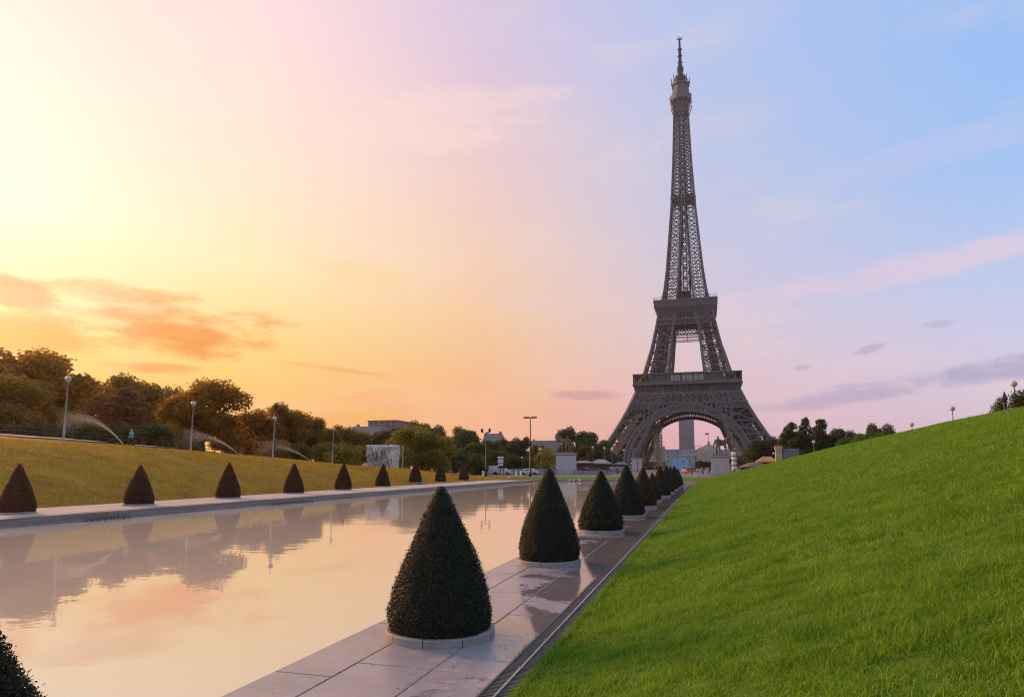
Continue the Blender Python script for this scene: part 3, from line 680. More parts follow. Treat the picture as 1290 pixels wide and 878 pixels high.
def lattice(mb, R, z0, z1, w0, w1, n, t, off=.6, diamond=True, frame=.6, x0=-1, x1=1):
    for i in range(n):
        a, b = x0 + (x1 - x0) * i / n, x0 + (x1 - x0) * (i + 1) / n; P = lambda u, v: R((w0 + (w1 - w0) * v) * (a + (b - a) * u), -(w0 + (w1 - w0) * v) - off, z0 + (z1 - z0) * v)
        mb.beam(P(0, 0), P(1, 1), t); mb.beam(P(1, 0), P(0, 1), t); mb.beam(P(0, 0), P(0, 1), t * 1.1)
        if diamond:
            for u, v, u2, v2 in ((.5, 0, 1, .5), (1, .5, .5, 1), (.5, 1, 0, .5), (0, .5, .5, 0)): mb.beam(P(u, v), P(u2, v2), t * .8)
        if i == n - 1: mb.beam(P(1, 0), P(1, 1), t * 1.1)
        mb.beam(P(0, 0), P(1, 0), frame); mb.beam(P(0, 1), P(1, 1), frame)
def girder1(mb, R):
    lattice(mb, R, 44., 50.6, Wf(44), Wf(50.6), 17, .55, .9, True, .8)
    for x0, x1 in ((-1, -.50), (.50, 1)): lattice(mb, R, 40.2, 43.6, Wf(40.2), Wf(43.6), 9, .3, .9, False, .6, x0, x1)
    for z in (44, 50.6): mb.beam(R(-Wf(z), -Wf(z) - 1, z), R(Wf(z), -Wf(z) - 1, z), 1.1)
ringside(girder1, 'girder', M['iron'])
mb = MB(); mb.box((0, 0, 53.6), (58, 58, 7.2)); mb.box((0, 0, 47.2), (50, 50, 5.5)); mb.build('floor_shade_block', M['irondark_shade'], tower)  # solid dark floor blocks added behind the girder to darken its openings
def frieze1(mb, R):
    h = 33.9
    mb.beam(R(-h, -h, 51.3), R(h, -h, 51.3), 1.0, .9); mb.beam(R(-h, -h + 2.4, 54.2), R(h, -h + 2.4, 54.2), .6, 5.6); mb.beam(R(-h - .4, -h + .2, 57.0), R(h + .4, -h + .2, 57.0), 4.2, .5)
    mb.beam(R(-35.1, -34.6, 57.5), R(35.1, -34.6, 57.5), 1.6, 1.3)
    for i in range(19):
        x = -h + 2 * h * i / 18; mb.beam(R(x, -h + 1.2, 51.4), R(x * 1.02, -h + .6, 57), .5, 2.2)
        mb.beam(R(x, -h - .1, 54), R(x * 1.03, -h - .9, 56.4), .4)
ringside(frieze1, 'frieze', M['iron'])
def gallery(mb, R):
    h = 35.
    mb.beam(R(-h, -h, 64.2), R(h, -h, 64.2), .9, .7); mb.beam(R(-h, -h, 58.8), R(h, -h, 58.8), .25, .9)
    for i in range(19): x = -h + 2 * h * i / 18; mb.beam(R(x, -h, 58), R(x, -h, 64), .38)
    mb.beam(R(-h, -h + 2.2, 64.2), R(h, -h + 2.2, 64.2), 5, .3)
ringside(gallery, 'gallery', M['iron'])
mb = MB()
for k in range(4):
    ca, sa = round(math.cos(k * math.pi / 2)), round(math.sin(k * math.pi / 2)); x, y = 0, -29
    mb.box((x * ca - y * sa, x * sa + y * ca, 61), ((46, 8, 6.2) if k % 2 == 0 else (8, 46, 6.2)))
mb.frust((0, -28, 64.4), (42, 9), (30, 5), 1.0)
mb.build('pavilion', M['glassdark'], tower)
for k in range(3):
    mb = MB(); cx = -7.4 + 7.4 * k + .5
    mb.box((cx, -33.2, 61.4), (6.7, .2, 4.6)); p_ = mb.build('window', M['glasspale'], tower)
    mb = MB()
    for q in range(4): mb.box((cx - 3.3 + 2.2 * q, -33.35, 61.4), (.16, .12, 4.6))
    mb.box((cx, -33.36, 60.4), (6.7, .1, .16)); mb.build('frame', M['irondark_shade'], p_)
def girder2(mb, R):
    lattice(mb, R, 104.6, 109.8, Wf(104.6), Wf(109.8), 6, .42, .5, True, .7); lattice(mb, R, 100.6, 104.2, Wf(100.6), Wf(104.2), 16, .28, .5, False, .6)
    for u in (-.36, .36): mb.beam(R(Wf(100) * u, -Wf(100) - .6, 100), R(Wf(110) * u, -Wf(110) - .6, 110), .9)
    for x in (-8.2, 0, 8.2): mb.beam(R(x, -13.8, 93.8), R(x, -Wf(101), 101), .4)
    for z in (98.0, 95.2): lattice(mb, R, z - 1.4, z, 8.2, 8.2, 8, .22, 5.5, False, .35)
ringside(girder2, 'upper_girder', M['iron'])
mb = MB(); mb.box((0, 0, 106.5), (25, 25, 7)); mb.build('floor_shade_block', M['irondark_shade'], tower)  # dark block added inside the upper girder so its recess looks shaded
mb = MB(); mb.frust((0, 0, 110), (37.6, 37.6), (41, 41), 3); mb.frust((0, 0, 113), (41.2, 41.2), (42.2, 42.2), 4.4); mb.frust((0, 0, 117.4), (43, 43), (43, 43), .8)
mb.build('upper_platform', M['iron'], tower)
def console2(mb, R):
    for i in range(15):
        x = -18.6 + 37.2 * i / 14; mb.beam(R(x, -18.9, 109.6), R(x * 1.1, -21.2, 113.4), .4, .5); mb.beam(R(x * 1.1, -21.0, 113.4), R(x * 1.13, -21.4, 117), .35, .3)
    mb.beam(R(-21.6, -21.5, 117.2), R(21.6, -21.5, 117.2), .5, .5); mb.beam(R(-21, -20.9, 113.2), R(21, -20.9, 113.2), .5, .5)
ringside(console2, 'console', M['iron'])
def rail2(mb, R):
    for z in (119.2, 120.2): mb.beam(R(-21.2, -21.2, z), R(21.2, -21.2, z), .14)
    for i in range(20): x = -21.2 + 42.4 * i / 19; mb.beam(R(x, -21.2, 118), R(x, -21.2, 120.4), .16)
    mb.box(tuple(R(0, -15.5, 120)), (16, 16, 3) if False else (9, 9, 3.2))
    mb.beam(R(-15, -15, 121.6), R(15, -15, 121.6), .5)
ringside(rail2, 'railing', M['irondark_shade'])
mb = MB(); z = 196.; h = Wf(z) + .5
mb.box((0, 0, z), (2 * h, 2 * h, .4)); mb.box((0, 0, z + 1.9), (2 * h, 2 * h, .15))
for sx_ in (-1, 1):
    for sy_ in (-1, 1): mb.beam((sx_ * h, sy_ * h, z), (sx_ * h * .1, sy_ * h, z - 3), .5); mb.beam((sx_ * h, sy_ * h, z), (sx_ * h, sy_ * h * .1, z - 3), .5)
mb.build('middle_platform', M['iron'], tower)
# top cabin
mb = MB()
for sx_ in (-1, 1):
    for q in range(6): x = -5 + 2 * q; mb.beam((x, sx_ * 5, 264), (x * 1.05, sx_ * 5.2, 273), .5); mb.beam((sx_ * 5, x, 264), (sx_ * 5.2, x * 1.05, 273), .5)
mb.box((0, 0, 263.6), (10.6, 10.6, .8)); mb.box((0, 0, 268.5), (7.6, 7.6, 9))
for s1 in (-1, 1):
    for s2 in (-1, 1): mb.beam((s1 * 5, s2 * 5, 262), (s1 * 7.8, s2 * 7.8, 272.5), .5); mb.beam((s1 * 5, s2 * 2, 264), (s1 * 7.8, s2 * 2, 272.5), .35); mb.beam((s1 * 2, s2 * 5, 264), (s1 * 2, s2 * 7.8, 272.5), .35)
mb.build('cabin_support', M['iron'], tower)
mb = MB(); oc = lambda r, z: (r, z)
def octa(mb, prof, n=8, rot=math.pi / 8):
    V = []; F = []
    for r, z in prof:
        for k in range(n): a = rot + 2 * math.pi * k / n; V.append((r / math.cos(math.pi / 8) * math.cos(a), r / math.cos(math.pi / 8) * math.sin(a), z))
    for i in range(len(prof) - 1):
        for k in range(n): F.append((i * n + k, i * n + (k + 1) % n, (i + 1) * n + (k + 1) % n, (i + 1) * n + k))
    F.append(tuple(range(n - 1, -1, -1))); F.append(tuple((len(prof) - 1) * n + k for k in range(n))); mb.add(V, F)
octa(mb, [(6.0, 272), (7.5, 272.6), (7.5, 276.4), (6.1, 277), (5.9, 281), (5.1, 281.2), (5.1, 284.2), (6.4, 284.6), (6.4, 285.6), (4, 286)])
cab = mb.build('cabin', M['iron'], tower)
mb = MB()
for k in range(8):
    mb = MB(); a = math.pi / 4 * k; mb.beam((6.2 * math.cos(a), 6.2 * math.sin(a), 284.4), (6.5 * math.cos(a), 6.5 * math.sin(a), 286), .3); mb.beam((6.2 * math.cos(a), 6.2 * math.sin(a), 284.6), (6.9 * math.cos(a), 6.9 * math.sin(a), 287), .25); mb.beam((6.5 * math.cos(a), 6.5 * math.sin(a), 286), (6.5 * math.cos(a), 6.5 * math.sin(a), 290.2 + (k % 3)), .45)
    mb.beam((6.4 * math.cos(a), 6.4 * math.sin(a), 286.4), (3.2 * math.cos(a), 3.2 * math.sin(a), 293), .35)
    mb.build('antenna', M['irondark_shade'], cab)
mb = MB(); mb.lathe((0, 0, 0), [(4.2, 286), (4.0, 289), (3.2, 292), (2.0, 293.2), (1.9, 295), (2.4, 296.2), (2.4, 299), (1.5, 301), (1.3, 303), (1.9, 303.4), (1.2, 304), (1.2, 308), (1.8, 308.4), (1.1, 309), (1.1, 313), (1.6, 313.4), (1.6, 314), (.8, 314.6), (.75, 320), (.4, 321.4)], 10)
for k in range(8):
    a = math.pi / 4 * k; mb.beam((0, 0, 321.4), (2.5 * math.cos(a), 2.5 * math.sin(a), 322.4), .3)
mb.beam((0, 0, 320), (0, 0, 324), .4)
mb.build('mast', M['irondark_shade'], tower)
# lift shaft by the left leg, hoist mast
mb = MB()
for s1 in (-1, 1):
    for s2 in (-1, 1): mb.beam((s1 * 2.2, s2 * 2.2, 0), (s1 * 2.2, s2 * 2.2, 24), .5)
for k in range(10):
    for s1 in (-1, 1): mb.beam((-2.2, s1 * 2.2, 2.4 * k), (2.2, s1 * 2.2, 2.4 * k + 2.4), .28); mb.beam((2.2, s1 * 2.2, 2.4 * k), (-2.2, s1 * 2.2, 2.4 * k + 2.4), .28); mb.beam((-2.2, s1 * 2.2, 2.4 * k), (2.2, s1 * 2.2, 2.4 * k), .28)
mb.box((0, 0, 12), (2.6, 2.6, 24)); p = at(829, 580, 470)
tag(mb.build('scaffold_tower', M['facade'], None, loc=(p.x, p.y, 0)), 'slim beige scaffold tower standing under the iron arch', 'scaffold')
mb = MB(); mb.beam((0, 0, 0), (0, 0, 30), .5); mb.beam((-1.2, 0, 0), (0, 0, 12), .25); mb.beam((1.2, 0, 0), (0, 0, 12), .25); p = at(834.5, 580, 465)
tag(mb.build('hoist_mast', M['greypost'], None, loc=(p.x, p.y, 0)), 'thin grey hoist mast beside the scaffold tower', 'mast')

# ------------------------------------------------------------------ trees
def crown_points(r, clumps, n, flat=1.):
    P = []; N = []
    vol = np.array([c[3] ** 2 for c in clumps]); cnt_ = (n * vol / vol.sum()).astype(int)
    for (x, y, z, q), k in zip(clumps, cnt_):
        d = r.normal(0, 1, (k, 3)); d /= np.linalg.norm(d, axis=1)[:, None]
        rr = q * (1 - .55 * r.uniform(0, 1, k) ** 2.2) * (1 + .12 * r.normal(0, 1, k))
        p = d * rr[:, None]; p[:, 2] *= flat; P.append(p + np.array([x, y, z])); N.append(d)
    return np.concatenate(P), np.concatenate(N)
def tree_meshes(kind, seed):
    r = np.random.default_rng(seed); mb = MB(); cl = []
    if kind == 'broad':      # unit: height 10, crown radius about 4
        ht = 2.2
        mb.tube([(0, 0, -.3), (.05, 0, ht * .5), (.1 * r.normal(), .1, ht), (.2 * r.normal(), .1, 5.5), (.1, .2, 8)], [.36, .28, .24, .15, .05], 8)
        for k in range(38):
            a = r.uniform(0, 6.28); u = r.uniform(0, 1) ** .5; z = 1.5 + 7.3 * r.uniform(0, 1); R1 = 3.5 * math.sqrt(max(.06, 1 - ((z - 5.2) / 4.4) ** 2)) * u
            q = r.uniform(.75, 1.5); c = (R1 * math.cos(a), R1 * math.sin(a), z, q); cl.append(c)
            if k % 2 == 0: mb.tube([(0, 0, max(1.8, z * .5)), (c[0] * .5, c[1] * .5, z * .75), (c[0], c[1], z)], [.12, .07, .02], 5)
        P, N = crown_points(r, cl, 24000); V, F = leafquads(P, N, .15, .9, .6, seed)
    elif kind == 'cedar':    # flat tiers
        mb.tube([(0, 0, -.3), (.1, 0, 4), (0, .1, 9.5)], [.5, .34, .05], 8)
        for k in range(26):
            z = 2.2 + 7.4 * k / 26; a = k * 2.4; R1 = 5.0 * (1 - ((z - 2) / 8.6) ** 1.7) * r.uniform(.5, 1.)
            for f_ in (.5, .85):
                cl.append((R1 * f_ * math.cos(a + f_), R1 * f_ * math.sin(a + f_), z + .1 * f_, 1.15 * (1.2 - .35 * f_)))
            mb.tube([(0, 0, z - .3), (R1 * math.cos(a + .7), R1 * math.sin(a + .7), z)], [.12, .03], 5)
        P, N = crown_points(r, cl, 11000, .24); V, F = leafquads(P, N, .12, .9, .5, seed)
    elif kind == 'poplar':
        mb.tube([(0, 0, -.3), (0, 0, 5), (0, .1, 9.6)], [.25, .16, .03], 7)
        for k in range(46):
            z = .9 + 9.0 * r.uniform(0, 1); a = r.uniform(0, 6.28); R1 = (2.0 * (1 - (z / 10.2) ** 1.6)) * r.uniform(.2, 1) ** .5; cl.append((R1 * math.cos(a), R1 * math.sin(a), z, r.uniform(.35, .6) * (1.4 - z / 14)))
            if k % 3 == 0: mb.tube([(0, 0, z - 1), (R1 * math.cos(a), R1 * math.sin(a), z)], [.06, .02], 4)
        P, N = crown_points(r, cl, 10000, 1.5); V, F = leafquads(P, N, .13, .9, .6, seed)
    else:                    # bush, height 3, radius 2.2
        mb.tube([(0, 0, -.3), (.1, 0, 1.2), (0, .2, 2.2)], [.16, .1, .03], 6)
        for k in range(20):
            a = r.uniform(0, 6.28); z = r.uniform(.35, 2.4); R1 = 1.7 * math.sqrt(max(.05, 1 - (z / 2.9) ** 2)) * r.uniform(.2, 1); cl.append((R1 * math.cos(a), R1 * math.sin(a), z, r.uniform(.4, .75)))
            if k % 3 == 0: mb.tube([(0, 0, .4), (R1 * math.cos(a), R1 * math.sin(a), z)], [.05, .015], 4)
        P, N = crown_points(r, cl, 6500); V, F = leafquads(P, N, .085, .9, .6, seed)
    H_ = V[:, 2].max(); Wd = max(np.percentile(V[:, 0], 99.5) - np.percentile(V[:, 0], .5), 1)
    return mesh('trunk', mb.V, mb.F, True), mesh('crown', V, F), H_, Wd
TM = {(k, s): tree_meshes(k, s * 7 + 3 + len(k)) for k, s in [('broad', 0), ('broad', 1), ('broad', 2), ('broad', 3), ('cedar', 0), ('poplar', 0), ('poplar', 1), ('bush', 0), ('bush', 1)]}
crown_cache = {}
NAMES = {'broad': 'broadleaf_tree', 'cedar': 'cedar_tree', 'poplar': 'slender_tree', 'bush': 'shrub'}
def tree(kind, v, mat, px, top, wpx, Y, zb, label, group, rz=None):
    p = at(px, top, Y); tr, cr_, H_, Wd = TM[(kind, v)]; key = (kind, v, mat)
    if key not in crown_cache: c = cr_.copy(); c.materials.clear(); c.materials.append(M[mat]); crown_cache[key] = c
    t = thing(NAMES[kind], label, 'shrub' if kind == 'bush' else 'tree', (p.x, Y, zb), random.uniform(0, 6.28) if rz is None else rz, group)
    sxy = wpx * mpp(p.x, Y) / Wd; sz = (p.z - zb) / H_; t.scale = (sxy, sxy, sz)
    obj('crown', crown_cache[key], None, t); obj('trunk', tr, M['bark'], t)
    return t
GL = 'trees behind the left bank'; GM = 'trees across the river road'; GRR = 'trees on the right'
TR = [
 ('broad', 0, 'leafwarmlit', 38, 434, 150, 62, 3.9, 'biggest tree at the far left with a ragged branching top', GL),
 ('broad', 3, 'leafwarmlit', -30, 470, 150, 50, 3.9, 'leafy tree cut off by the left frame edge, lower part of its crown showing', GL),
 ('bush', 0, 'leafwarmlit', 30, 515, 60, 50, 3.9, 'low shrub under the biggest left tree', GL), ('bush', 1, 'leafwarmlit2', 78, 512, 55, 54, 3.9, 'low dark shrub behind the leftmost globe lamp', GL),
 ('bush', 0, 'leafwarmlit2', 3, 505, 60, 48, 3.9, 'dark shrub at the left frame edge above the bank', GL),
 ('broad', 1, 'leafwarmlit', 118, 474, 105, 88, 3.5, 'wide leafy tree behind the layered cedars', GL), ('broad', 2, 'leafwarmlit2', 182, 474, 95, 96, 3.5, 'leafy tree between the cedars and the rounded tree', GL),
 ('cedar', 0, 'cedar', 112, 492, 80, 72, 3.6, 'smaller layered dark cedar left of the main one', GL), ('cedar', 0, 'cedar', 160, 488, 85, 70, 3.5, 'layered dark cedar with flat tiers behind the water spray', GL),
 ('bush', 1, 'leafwarmlit', 203, 531, 45, 60, 2.8, 'small rounded shrub tree in front of the cedar', GL), ('bush', 0, 'leafwarmlit2', 230, 538, 40, 66, 2.8, 'dark shrub just left of the second globe lamp', GL),
 ('broad', 3, 'leafwarmlit', 258, 477, 98, 80, 2.9, 'rounded leafy tree behind the second globe lamp', GL), ('broad', 0, 'leafwarmlit2', 222, 498, 60, 92, 2.9, 'dark tree filling the gap left of the rounded tree', GL),
 ('broad', 1, 'leafwarmlit', 325, 514, 62, 98, 2.5, 'leafy tree left of the tall lantern', GL), ('broad', 2, 'leafwarmlit', 357, 508, 62, 104, 2.4, 'leafy tree right behind the tall lantern', GL),
 ('broad', 3, 'leafwarmlit2', 389, 524, 46, 110, 2.2, 'dark tree between the lantern and the third lamp', GL), ('broad', 0, 'leafwarmlit2', 296, 530, 50, 108, 2.2, 'dark tree low behind the second water spray', GL),
 ('bush', 0, 'leafwarmlit', 345, 552, 50, 90, 2.2, 'shrub at the foot of the tree behind the lantern', GL), ('bush', 1, 'leafwarmlit2', 376, 556, 36, 92, 2.2, 'dark shrub below the tree right of the lantern', GL),
 ('broad', 1, 'leafwarmlit2', 412, 534, 44, 150, 1.6, 'dark tree behind the third globe lamp', GL), ('broad', 2, 'leafwarmlit2', 440, 535, 46, 165, 1.2, 'dark tree in front of the pale roofs', GL),
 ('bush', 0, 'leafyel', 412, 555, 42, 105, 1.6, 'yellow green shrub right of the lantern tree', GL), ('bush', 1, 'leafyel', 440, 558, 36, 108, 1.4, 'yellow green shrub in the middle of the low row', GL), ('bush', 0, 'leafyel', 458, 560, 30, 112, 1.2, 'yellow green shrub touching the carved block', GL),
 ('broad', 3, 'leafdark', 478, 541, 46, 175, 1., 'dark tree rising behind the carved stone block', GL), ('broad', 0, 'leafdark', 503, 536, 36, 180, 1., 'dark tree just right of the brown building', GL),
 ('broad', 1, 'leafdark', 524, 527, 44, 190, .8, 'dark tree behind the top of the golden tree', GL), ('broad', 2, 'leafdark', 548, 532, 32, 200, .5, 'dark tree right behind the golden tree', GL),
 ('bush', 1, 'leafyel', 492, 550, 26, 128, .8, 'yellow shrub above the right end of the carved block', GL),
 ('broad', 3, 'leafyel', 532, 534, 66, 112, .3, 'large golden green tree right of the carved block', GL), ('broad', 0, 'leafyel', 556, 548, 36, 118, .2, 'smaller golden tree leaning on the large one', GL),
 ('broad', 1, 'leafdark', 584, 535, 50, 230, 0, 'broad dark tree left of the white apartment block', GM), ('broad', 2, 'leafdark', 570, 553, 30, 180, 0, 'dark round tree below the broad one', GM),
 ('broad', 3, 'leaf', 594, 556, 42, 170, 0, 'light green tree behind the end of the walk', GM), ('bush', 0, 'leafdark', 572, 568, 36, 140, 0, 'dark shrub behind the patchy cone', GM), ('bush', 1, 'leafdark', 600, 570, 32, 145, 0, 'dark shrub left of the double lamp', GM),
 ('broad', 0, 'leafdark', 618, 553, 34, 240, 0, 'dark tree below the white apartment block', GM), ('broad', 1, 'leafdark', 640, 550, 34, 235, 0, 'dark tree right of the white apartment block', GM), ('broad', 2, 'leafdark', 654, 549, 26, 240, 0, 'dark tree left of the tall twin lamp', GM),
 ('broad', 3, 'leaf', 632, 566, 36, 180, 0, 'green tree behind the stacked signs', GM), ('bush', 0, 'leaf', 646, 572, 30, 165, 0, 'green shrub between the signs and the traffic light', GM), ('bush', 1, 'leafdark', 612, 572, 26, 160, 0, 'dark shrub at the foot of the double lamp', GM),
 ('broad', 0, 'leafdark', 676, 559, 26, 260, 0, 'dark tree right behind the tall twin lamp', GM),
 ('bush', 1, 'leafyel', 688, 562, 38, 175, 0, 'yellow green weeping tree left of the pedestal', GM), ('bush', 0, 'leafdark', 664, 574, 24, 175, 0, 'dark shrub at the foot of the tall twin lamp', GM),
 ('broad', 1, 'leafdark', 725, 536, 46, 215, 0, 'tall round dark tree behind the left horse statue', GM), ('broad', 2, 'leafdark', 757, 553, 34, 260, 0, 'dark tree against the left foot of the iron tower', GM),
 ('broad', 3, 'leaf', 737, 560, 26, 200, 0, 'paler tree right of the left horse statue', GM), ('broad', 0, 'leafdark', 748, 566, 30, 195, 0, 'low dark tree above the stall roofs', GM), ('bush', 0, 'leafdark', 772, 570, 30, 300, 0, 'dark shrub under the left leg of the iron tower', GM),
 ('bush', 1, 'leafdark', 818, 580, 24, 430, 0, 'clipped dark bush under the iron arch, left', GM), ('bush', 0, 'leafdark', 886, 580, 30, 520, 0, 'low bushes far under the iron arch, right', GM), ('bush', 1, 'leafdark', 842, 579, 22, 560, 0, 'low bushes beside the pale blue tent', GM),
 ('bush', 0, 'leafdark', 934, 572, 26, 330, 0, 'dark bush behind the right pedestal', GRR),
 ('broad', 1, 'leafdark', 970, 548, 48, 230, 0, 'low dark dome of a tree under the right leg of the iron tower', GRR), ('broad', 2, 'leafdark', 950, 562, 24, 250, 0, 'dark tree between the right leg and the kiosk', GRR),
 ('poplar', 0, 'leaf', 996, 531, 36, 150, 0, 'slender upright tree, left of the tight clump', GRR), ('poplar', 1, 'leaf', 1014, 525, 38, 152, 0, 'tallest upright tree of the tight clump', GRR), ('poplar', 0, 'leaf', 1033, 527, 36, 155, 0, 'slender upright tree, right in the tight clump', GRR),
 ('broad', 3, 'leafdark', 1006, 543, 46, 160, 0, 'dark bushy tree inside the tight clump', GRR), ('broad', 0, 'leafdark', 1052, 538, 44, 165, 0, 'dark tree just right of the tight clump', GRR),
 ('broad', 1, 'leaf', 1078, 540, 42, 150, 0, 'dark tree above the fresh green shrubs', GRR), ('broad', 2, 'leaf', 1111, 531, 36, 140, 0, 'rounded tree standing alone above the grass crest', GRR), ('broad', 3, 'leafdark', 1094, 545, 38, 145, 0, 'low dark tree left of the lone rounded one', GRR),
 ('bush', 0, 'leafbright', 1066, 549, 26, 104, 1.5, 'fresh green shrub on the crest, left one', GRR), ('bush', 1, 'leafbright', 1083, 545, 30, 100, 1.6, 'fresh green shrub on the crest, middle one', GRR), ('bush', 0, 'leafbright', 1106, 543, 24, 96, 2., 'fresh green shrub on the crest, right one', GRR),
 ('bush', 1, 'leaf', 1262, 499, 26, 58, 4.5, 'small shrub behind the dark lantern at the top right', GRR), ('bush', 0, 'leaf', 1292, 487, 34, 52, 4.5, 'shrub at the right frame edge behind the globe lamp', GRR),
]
for a in TR: tree(*a)

# hedge behind the upper path
for k, (px, Y) in enumerate([(20, 44), (62, 46), (105, 49), (148, 52), (190, 56)]):
    p = at(px, 540, Y)
    tree('bush', k % 2, 'leafdark', px, 532 - 0 * k, 58, Y, 3.7, ['dark hedge bush by the upper path at the left frame edge', 'dark hedge bush left of the leftmost lamp', 'dark hedge bush under the smaller cedar', 'dark hedge bush right by the person in teal', 'dark hedge bush below the rounded shrub tree'][k], 'hedge bushes by the upper path')
# ------------------------------------------------------------------ lamps
def globe_lamp(x, y, zb, h, R_, label, group, lean=0):
    t = thing('globe_lamp', label, 'street lamp', (x, y, zb), 0, group); t.rotation_euler = (0, lean, 0)
    mb = MB(); mb.lathe((0, 0, 0), [(.11, -.5), (.11, .12), (.075, .2), (.06, 1.4), (.05, 1.45), (.038, h - R_ * 2 - .1), (.07, h - R_ * 2 - .06), (.07, h - R_ * 2 + .03)], 10); mb.build('post', M['greypost'], t, True)
    mb = MB(); mb.lathe((0, 0, h - R_), [(R_ * math.cos(a) + .001, R_ * math.sin(a)) for a in np.linspace(-1.45, 1.57, 12)], 18); mb.build('globe', M['globe'], t, True)
    mb = MB(); mb.lathe((0, 0, h - R_), [(R_ * 1.01, -.02), (R_ * 1.03, 0), (R_ * 1.01, .02)], 18); mb.build('band', M['greypost'], t)
    return t
for px, ty, by, lb in ((80, 474, 551, 'leftmost globe lamp on the left bank, largest of its row'), (240, 505.5, 568, 'second globe lamp of the left bank, before the rounded tree'), (343.5, 524.5, 577, 'third globe lamp of the left bank, beside the tall lantern'), (418.5, 538, 585, 'fourth globe lamp of the left bank, with a small white box')):
    r = ray(px, by); t_ = -42.2 / r.x; Y = r.y * t_; z0 = float(zl(np.array([-42.2]), np.array([Y]))[0]); zt = at(px, ty, Y).z
    globe_lamp(-42.2, Y, z0, zt - z0, .205, lb, 'globe lamps on the left bank', rad(1.5))
for px, ty, X, Y, lb in ((1277, 479.5, 21.8, None, 'largest globe lamp at the right above the grass crest'), (1199.5, 511.5, 21.8, None, 'mid sized globe lamp above the right grass crest'), (1148.5, 532, 21.8, None, 'globe lamp of which only the ball clears the right crest'), (1025, 554.5, 0, 100, 'globe lamp in front of the tight clump of trees')):
    if Y is None: r = ray(px, ty); Y = r.y * X / r.x
    p = at(px, ty, Y); zb = float(zr(np.array([p.x]), np.array([Y]))[0]) if Y < 96 else 0
    globe_lamp(p.x, Y, zb, p.z - zb, .23, lb, 'globe lamps on the right')
def lantern(px, ty, Y, zb, label, heads=1, group=None, hh=.9, k=1.):
    p = at(px, ty, Y); h = p.z - zb; t = thing('street_lantern', label, 'street lamp', (p.x, Y, zb), 0, group)
    mb = MB(); mb.lathe((0, 0, 0), [(.26 * k, 0), (.26 * k, .5), (.16 * k, .7), (.13 * k, 1.2), (.17 * k, 1.3), (.09 * k, 1.5), (.07 * k, h - hh - .1)], 10)
    if heads > 1:
        for s_ in (-1, 1): mb.tube([(0, 0, h - hh - .8), (s_ * .5, 0, h - hh - .3), (s_ * .8, 0, h - .35), (s_ * .8, 0, h - .1)], .05, 6)
    mb.build('post', M['dark'], t, True)
    for q in range(heads):
        x = 0 if heads == 1 else (-.8, .8)[q]; b = h - hh if heads == 1 else h - 1.1
        mb = MB(); mb.lathe((x, 0, b), [(.10, 0), (.16, .06), (.27 * k, hh * .2), (.31 * k, hh * .28), (.2 * k, hh * .5), (.14 * k, hh * .62), (.15 * k, hh * .68), (.05, hh * .84), (.04, hh)] if k < 1 else [(.10, 0), (.16, .06), (.27, hh * .55), (.31, hh * .6), (.22, hh * .78), (.06, hh * .92), (.04, hh)], 8); mb.build('lantern', M['dark'], t)
    return t
lantern(347.5, 507, 66, 2.3, 'tall dark lantern post beside the third globe lamp')
lantern(1265, 493.5, 50, 4.5, 'small dark pointed lantern left of the largest right globe lamp', hh=.6, k=.62)
lantern(612, 538, 128, 0, 'double headed dark street lamp left of the stacked signs', 2)
def mast(px, ty, Y, label, head=True, w0=.16, mat='dark', base=None):
    p = at(px, ty, Y); h = p.z; t = thing('lamp_mast', label, 'street lamp', (p.x, Y, 0))
    mb = MB(); mb.lathe((0, 0, 0), [(w0 * 2.2, 0), (w0 * 2.2, .6), (w0, 1.), (w0 * .55, h)], 10); mb.box((0, 0, h * .55), (w0 * 2.6, w0 * 2.6, .7)); mb.build('pole', M[mat], t, True)
    if head:
        for s_ in (-1, 1):
            mb = MB(); mb.box((s_ * .75, 0, h), (1.1, .5, .28)); mb.box((s_ * .25, 0, h - .1), (.5, .12, .1)); mb.build('floodlight', M['dark'], t)
    return t
mast(668, 526, 128, 'tallest twin headed lamp mast at the far pool edge')
t = mast(922.5, 507, 150, 'tall dark blue pole with white banded foot by the right pedestal', False, .17)
mb = MB()
for k in range(4): mb.lathe((0, 0, 1.2 + k * 1.0), [(.46, 0), (.5, .1), (.5, .66), (.40, .75)], 14)
mb.build('white_band', M['white'], t)
for px, ty, Y, lb in ((761.5, 563, 180, 'globe lamp left of the stall with the pale roof'), (771, 565, 185, 'globe lamp behind the stalls'), (786, 566, 200, 'globe lamp before the left leg of the tower'), (680.5, 564, 135, 'globe lamp with a dark traffic light left of the pedestal'), (747, 562, 176, 'globe lamp just right of the pedestal statue')):
    p = at(px, ty, Y); globe_lamp(p.x, Y, 0, p.z, .33, lb, 'globe lamps on the plaza')
for px, ty, Y, lb in ((507.5, 561, 92, 'plain pale post right of the carved block'), (853.5, 566, 300, 'dark pole in front of the pale blue tent'), (875, 562, 260, 'thin pole right of the far slab tower, nearer one'), (879, 565, 300, 'thin pole right of the far slab tower, farther one'), (868, 569, 330, 'thin pole below the far slab tower'), (802.5, 560, 250, 'thin pole in front of the small far pedestal')):
    p = at(px, ty, Y); zb = cr(Y) if px < 520 else 0; t = thing('pole', lb, 'pole', (p.x, Y, float(zb)))
    mb = MB(); h = p.z - float(zb); mb.lathe((0, 0, 0), [(.18, 0), (.18, .5), (.11, .6), (.08, h)], 8); mb.build('shaft', M['greypost' if px < 520 else 'dark'], t, True)
    if px > 520: mb = MB(); mb.tube([(0, 0, h - .3), (.5, 0, h), (1.6, 0, h + .05)], .06, 5); mb.box((1.8, 0, h + .02), (.9, .3, .15)); mb.build('arm', M['dark'], t)
